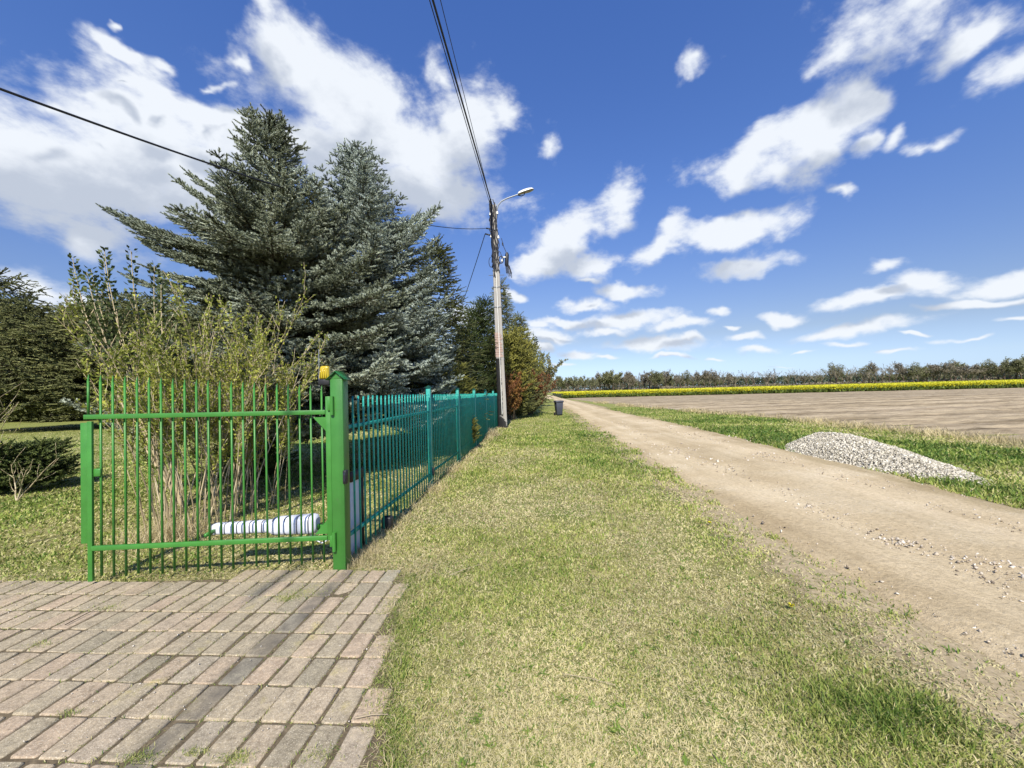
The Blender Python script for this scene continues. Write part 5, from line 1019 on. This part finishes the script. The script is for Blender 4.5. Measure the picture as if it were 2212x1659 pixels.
# ------------------------------------------------------------------ far tree line
def far_protos():
    out = []
    kinds = [('bare', 'tall leafless tree with a rounded open crown in the far tree line', 14, 5.2, 0, M_fartwig), ('bare', 'leafless tree with a forked trunk and broad crown in the far tree line', 13, 5.8, 0, M_fartwig),
             ('bud', 'grey-brown tree just coming into leaf in the far tree line', 12.5, 5.0, 1500, M_farleaf), ('green', 'rounded olive-green tree in the far tree line', 10.5, 4.8, 3800, M_farleaf),
             ('thick', 'dense brownish tree filling the far tree line', 12, 5.5, 1800, M_fartwig)]
    for i, (kd, lab, H, w_, nl, lm) in enumerate(kinds):
        rp = random.Random(200 + i); rng = np.random.default_rng(200 + i); t = thing('deciduous_tree', lab, 'tree', (0, 0, 0), 0, 'trees of the far tree line'); W = []; tips = []
        nst = 3 if i == 1 else 1; hb = H * .27
        for s in range(nst):
            W.append((np.array([.3 * s, 0, 0]), np.array([.5 * (s - nst // 2), 0, hb]), .34, .26))
            for k in range(9 if nst == 1 else 4):
                a = rp.uniform(0, 6.28); q = rp.uniform(.1, 1); d = np.array([math.cos(a) * q * w_, math.sin(a) * q * w_, (H - hb) * rp.uniform(.75, 1) * (1 - .25 * q)]); L = np.linalg.norm(d)
                grow(W, tips, np.array([.5 * (s - nst // 2), 0, hb * rp.uniform(.85, 1.1)]), d / L, L * .8, .17, 2, rp, .55, 5, .05, .42, 4)
        A = np.array([w[0] for w in W]); B = np.array([w[1] for w in W]); rm = .06
        MB().segs(A[:nst * 1], B[:nst * 1], .33, .26, 6, .2).build('trunk', M_bark, t)
        cr = MB(); cr.segs(A, B, np.maximum(rm, [w[2] for w in W]), np.maximum(rm * .8, [w[3] for w in W]), 3, rng.uniform(0, 1, len(W)))
        if nl: 
            idx_ = rng.integers(0, len(tips), nl); pp = np.array([tips[j][0] for j in idx_]) + rng.normal(0, .35, (nl, 3)); cr.cards(pp, rng.normal(0, 1, (nl, 3)), rng.normal(0, 1, (nl, 3)), rng.uniform(.3, .6, nl), rng.uniform(.2, .4, nl), np.clip(rng.normal(.45, .25, nl), 0, 1), 1)
        cr.build('crown', [M_fartwig, lm], t); out.append(t)
    return out
def treeline():
    pr = far_protos(); used = set(); rp = random.Random(6)
    def put(i, px, Y, hs, ws=None):
        s = pr[i]
        if i in used:
            o = s.copy(); C.objects.link(o)
            for ch in list(s.children): c_ = ch.copy(); C.objects.link(c_); c_.parent = o
        else: o = s; used.add(i)
        x = P(px, 840, Y)[0]; o.location = (x, Y, 0); o.rotation_euler = (0, 0, rp.uniform(0, 6.28)); o.scale = ((ws or hs) * rp.uniform(.9, 1.15),) * 2 + (hs,)
    px = 1178.
    while px < 2290:
        if px < 1290: kinds, hp, Y, gap = (3, 2, 3, 4), rp.uniform(27, 38), rp.uniform(250, 330), rp.uniform(9, 14)
        elif px < 1580: kinds, hp, Y, gap = (2, 4, 4, 0, 3), rp.uniform(35, 46), rp.uniform(270, 300), rp.uniform(8, 13)
        elif px < 1720: kinds, hp, Y, gap = (0, 1, 1), rp.uniform(36, 46), rp.uniform(260, 290), rp.uniform(14, 34)
        elif px < 1960: kinds, hp, Y, gap = (0, 1, 2, 4, 0), rp.uniform(38, 53), rp.uniform(240, 270), rp.uniform(10, 18)
        else: kinds, hp, Y, gap = (4, 2, 4, 0, 3), rp.uniform(34, 48) + (px - 1960) * .03, rp.uniform(220, 250), rp.uniform(9, 15)
        i = rp.choice(kinds); H0 = (14, 13, 12.5, 10.5, 12)[i]; Hm = hp / 864 * Y
        put(i, px, Y, Hm / H0, Hm / H0 * 1.05); px += gap
    px = 1182.
    while px < 2290:                 # a second rank behind, lower
        Y = rp.uniform(320, 360); hp = rp.uniform(17, 25) + max(0, px - 1960) * .05; i = rp.choice((2, 4, 3, 4)); H0 = (14, 13, 12.5, 10.5, 12)[i]
        put(i, px, Y, hp / 864 * Y / H0, hp / 864 * Y / H0 * 1.3); px += rp.uniform(12, 20) * (2.2 if 1560 < px < 1900 else 1)
    # undergrowth and the wood far behind as masses
    rng = np.random.default_rng(8); mb = MB(); k = 26000; x = rng.uniform(5, 330, k); cl = fbm(x * .08, x * 0, 4); y = 300 - .18 * x + rng.uniform(-6, 6, k); z = rng.uniform(0, 1, k) * (.6 + 2.2 * cl)
    mb.cards(np.stack([x, y, z], 1), rng.normal(0, 1, (k, 3)), rng.normal(0, 1, (k, 3)), rng.uniform(.6, 1.3, k), rng.uniform(.4, .9, k), np.clip(rng.normal(.45, .25, k), 0, 1), (0))
    tag(mb.build('undergrowth', M_fartwig), 'grey-brown brush below the far trees', 'undergrowth', kind='stuff')
    mb = MB(); k = 60000; x = rng.uniform(-700, 900, k); y = 620 + rng.uniform(-25, 25, k); hh = 9 + 8 * fbm(x * .03, x * 0, 14) ; z = rng.uniform(0, 1, k) ** .7 * hh
    mb.cards(np.stack([x, y, z], 1), rng.normal(0, 1, (k, 3)), rng.normal(0, 1, (k, 3)), rng.uniform(1.5, 3.5, k), rng.uniform(1, 2.4, k), np.clip(rng.normal(.4, .25, k), 0, 1))
    tag(mb.build('distant_wood', leaf_mat('distant_wood_green', [(0, (.035, .05, .03)), (1, (.09, .11, .06))], 0, .05)), 'distant dark green wood behind the tree line', 'wood', kind='stuff')
treeline()

# ------------------------------------------------------------------ dandelions, twigs, litter
def small():
    rng = random.Random(2)
    for i, (px, py, lab) in enumerate(((1708, 1321, 'yellow dandelion flower in the grass near the track edge'), (1532, 1137, 'yellow dandelion further up the verge near the track edge'))):
        b = G(px, py); t = thing('dandelion', lab, 'flower', tuple(b)); MB().tube([(0, 0, 0), (.004, 0, .04)], .002, 5).build('stem', M_crop, t)
        P0, D0 = [], []
        for k in range(46):
            a = rng.uniform(0, 6.28); P0.append((.004, 0, .042)); D0.append((math.cos(a), math.sin(a), rng.uniform(.0, .9)))
        MB().cards(P0, D0, [(0, 0, 1)] * 46, .026, .009, .7).build('flower_head', M_yellow, t)
    for (px0, py0, px1, py1, r, lab) in ((1018 * 0 + 768, 1551, 838, 1543, .004, 'pale dry twig lying on the paving near the grass edge'), (140, 1350, 215, 1312, .003, 'thin dark stick lying across the paving joints'), (970, 1243, 1040, 1218, .003, 'thin dry stalk lying on the verge near the paving corner'), (1215, 1455, 1330, 1480, .002, 'long straw stalk lying in the foreground grass')):
        a, b = G(px0, py0, .032), G(px1, py1, .034); m = (a + b) / 2 + (0, .006, .003)
        mt = M_barkpale if 'dark' not in lab else M_bark
        tag(MB().tube([a, m, b], [r, r * .9, r * .5], 6).build('twig', mt, smooth=True), lab, 'twig')
    # moss and weeds in the joints
    q = np.random.default_rng(12); mb = MB()
    for (px, py, n, s) in ((640, 1290, 700, .11), (620, 1300, 300, .05), (815, 1575, 160, .03), (300, 1648, 300, .04), (510, 1648, 300, .04), (420, 1637, 150, .03), (90, 1400, 120, .05), (235, 1320, 150, .05), (150, 1550, 120, .03), (690, 1640, 200, .05)):
        c = G(px, py); k = n; x = c[0] + q.normal(0, s, k); y = c[1] + q.normal(0, s * .5, k)
        blades(mb, x, y, q.uniform(.008, .03, k), np.full(k, .0025), q.uniform(.2, 1.4, k), np.clip(q.normal(.5, .3, k), 0, 1), q, .02)
    k = 11000; y = q.uniform(1.1, 3.6, k); x = q.uniform(-6, -.6, k); ul = nrm(np.array([.066, 1.0])); wv = np.array([ul[1], -ul[0]]); o0 = G(835 * .8641, 1591 * .8641)[:2]
    u_ = (np.stack([x, y], 1) - o0) @ ul / .238; w_ = (np.stack([x, y], 1) - o0) @ wv / .1485
    sn = q.uniform(0, 1, k) < .35; u_ = np.where(sn, np.round(u_), u_); w_ = np.where(sn, w_, np.round(w_)); XY = o0 + u_[:, None] * ul * .238 + w_[:, None] * wv * .1485 + q.normal(0, .003, (k, 2))
    m = (fbm(XY[:, 0] * 2, XY[:, 1] * 2, 91) > .40) & (XY[:, 0] < pave_r(XY[:, 1])); XY = XY[m]; k = len(XY)
    blades(mb, XY[:, 0], XY[:, 1], q.uniform(.010, .026, k), np.full(k, .003), q.uniform(.5, 1.5, k), np.clip(q.normal(.45, .3, k), 0, 1), q, .016)
    k = 5200; y = q.uniform(.95, 3.55, k); x = pave_r(y) + q.normal(-.015, .05, k) + .05 * np.sin(y * 8); blades(mb, x, y, q.uniform(.02, .05, k), np.full(k, .0032), q.uniform(.4, 1.4, k), np.clip(q.normal(.6, .25, k), 0, 1), q, .012)
    tag(mb.build('joint_weeds', M_grass), 'moss and weeds growing in the paving joints', 'weeds', kind='stuff')
    k = 500; x = q.uniform(-5, -.8, k); y = q.uniform(1.2, 3.5, k); mb = MB(); ok = in_pave(x, y); rockset(mb, x[ok], y[ok], np.full(ok.sum(), .026), q.uniform(.002, .006, ok.sum()), q, q.uniform(.6, 1, ok.sum()))
    tag(mb.build('grit', M_stone), 'pale grit and shell chips scattered on the paving', 'grit', kind='stuff')
small()
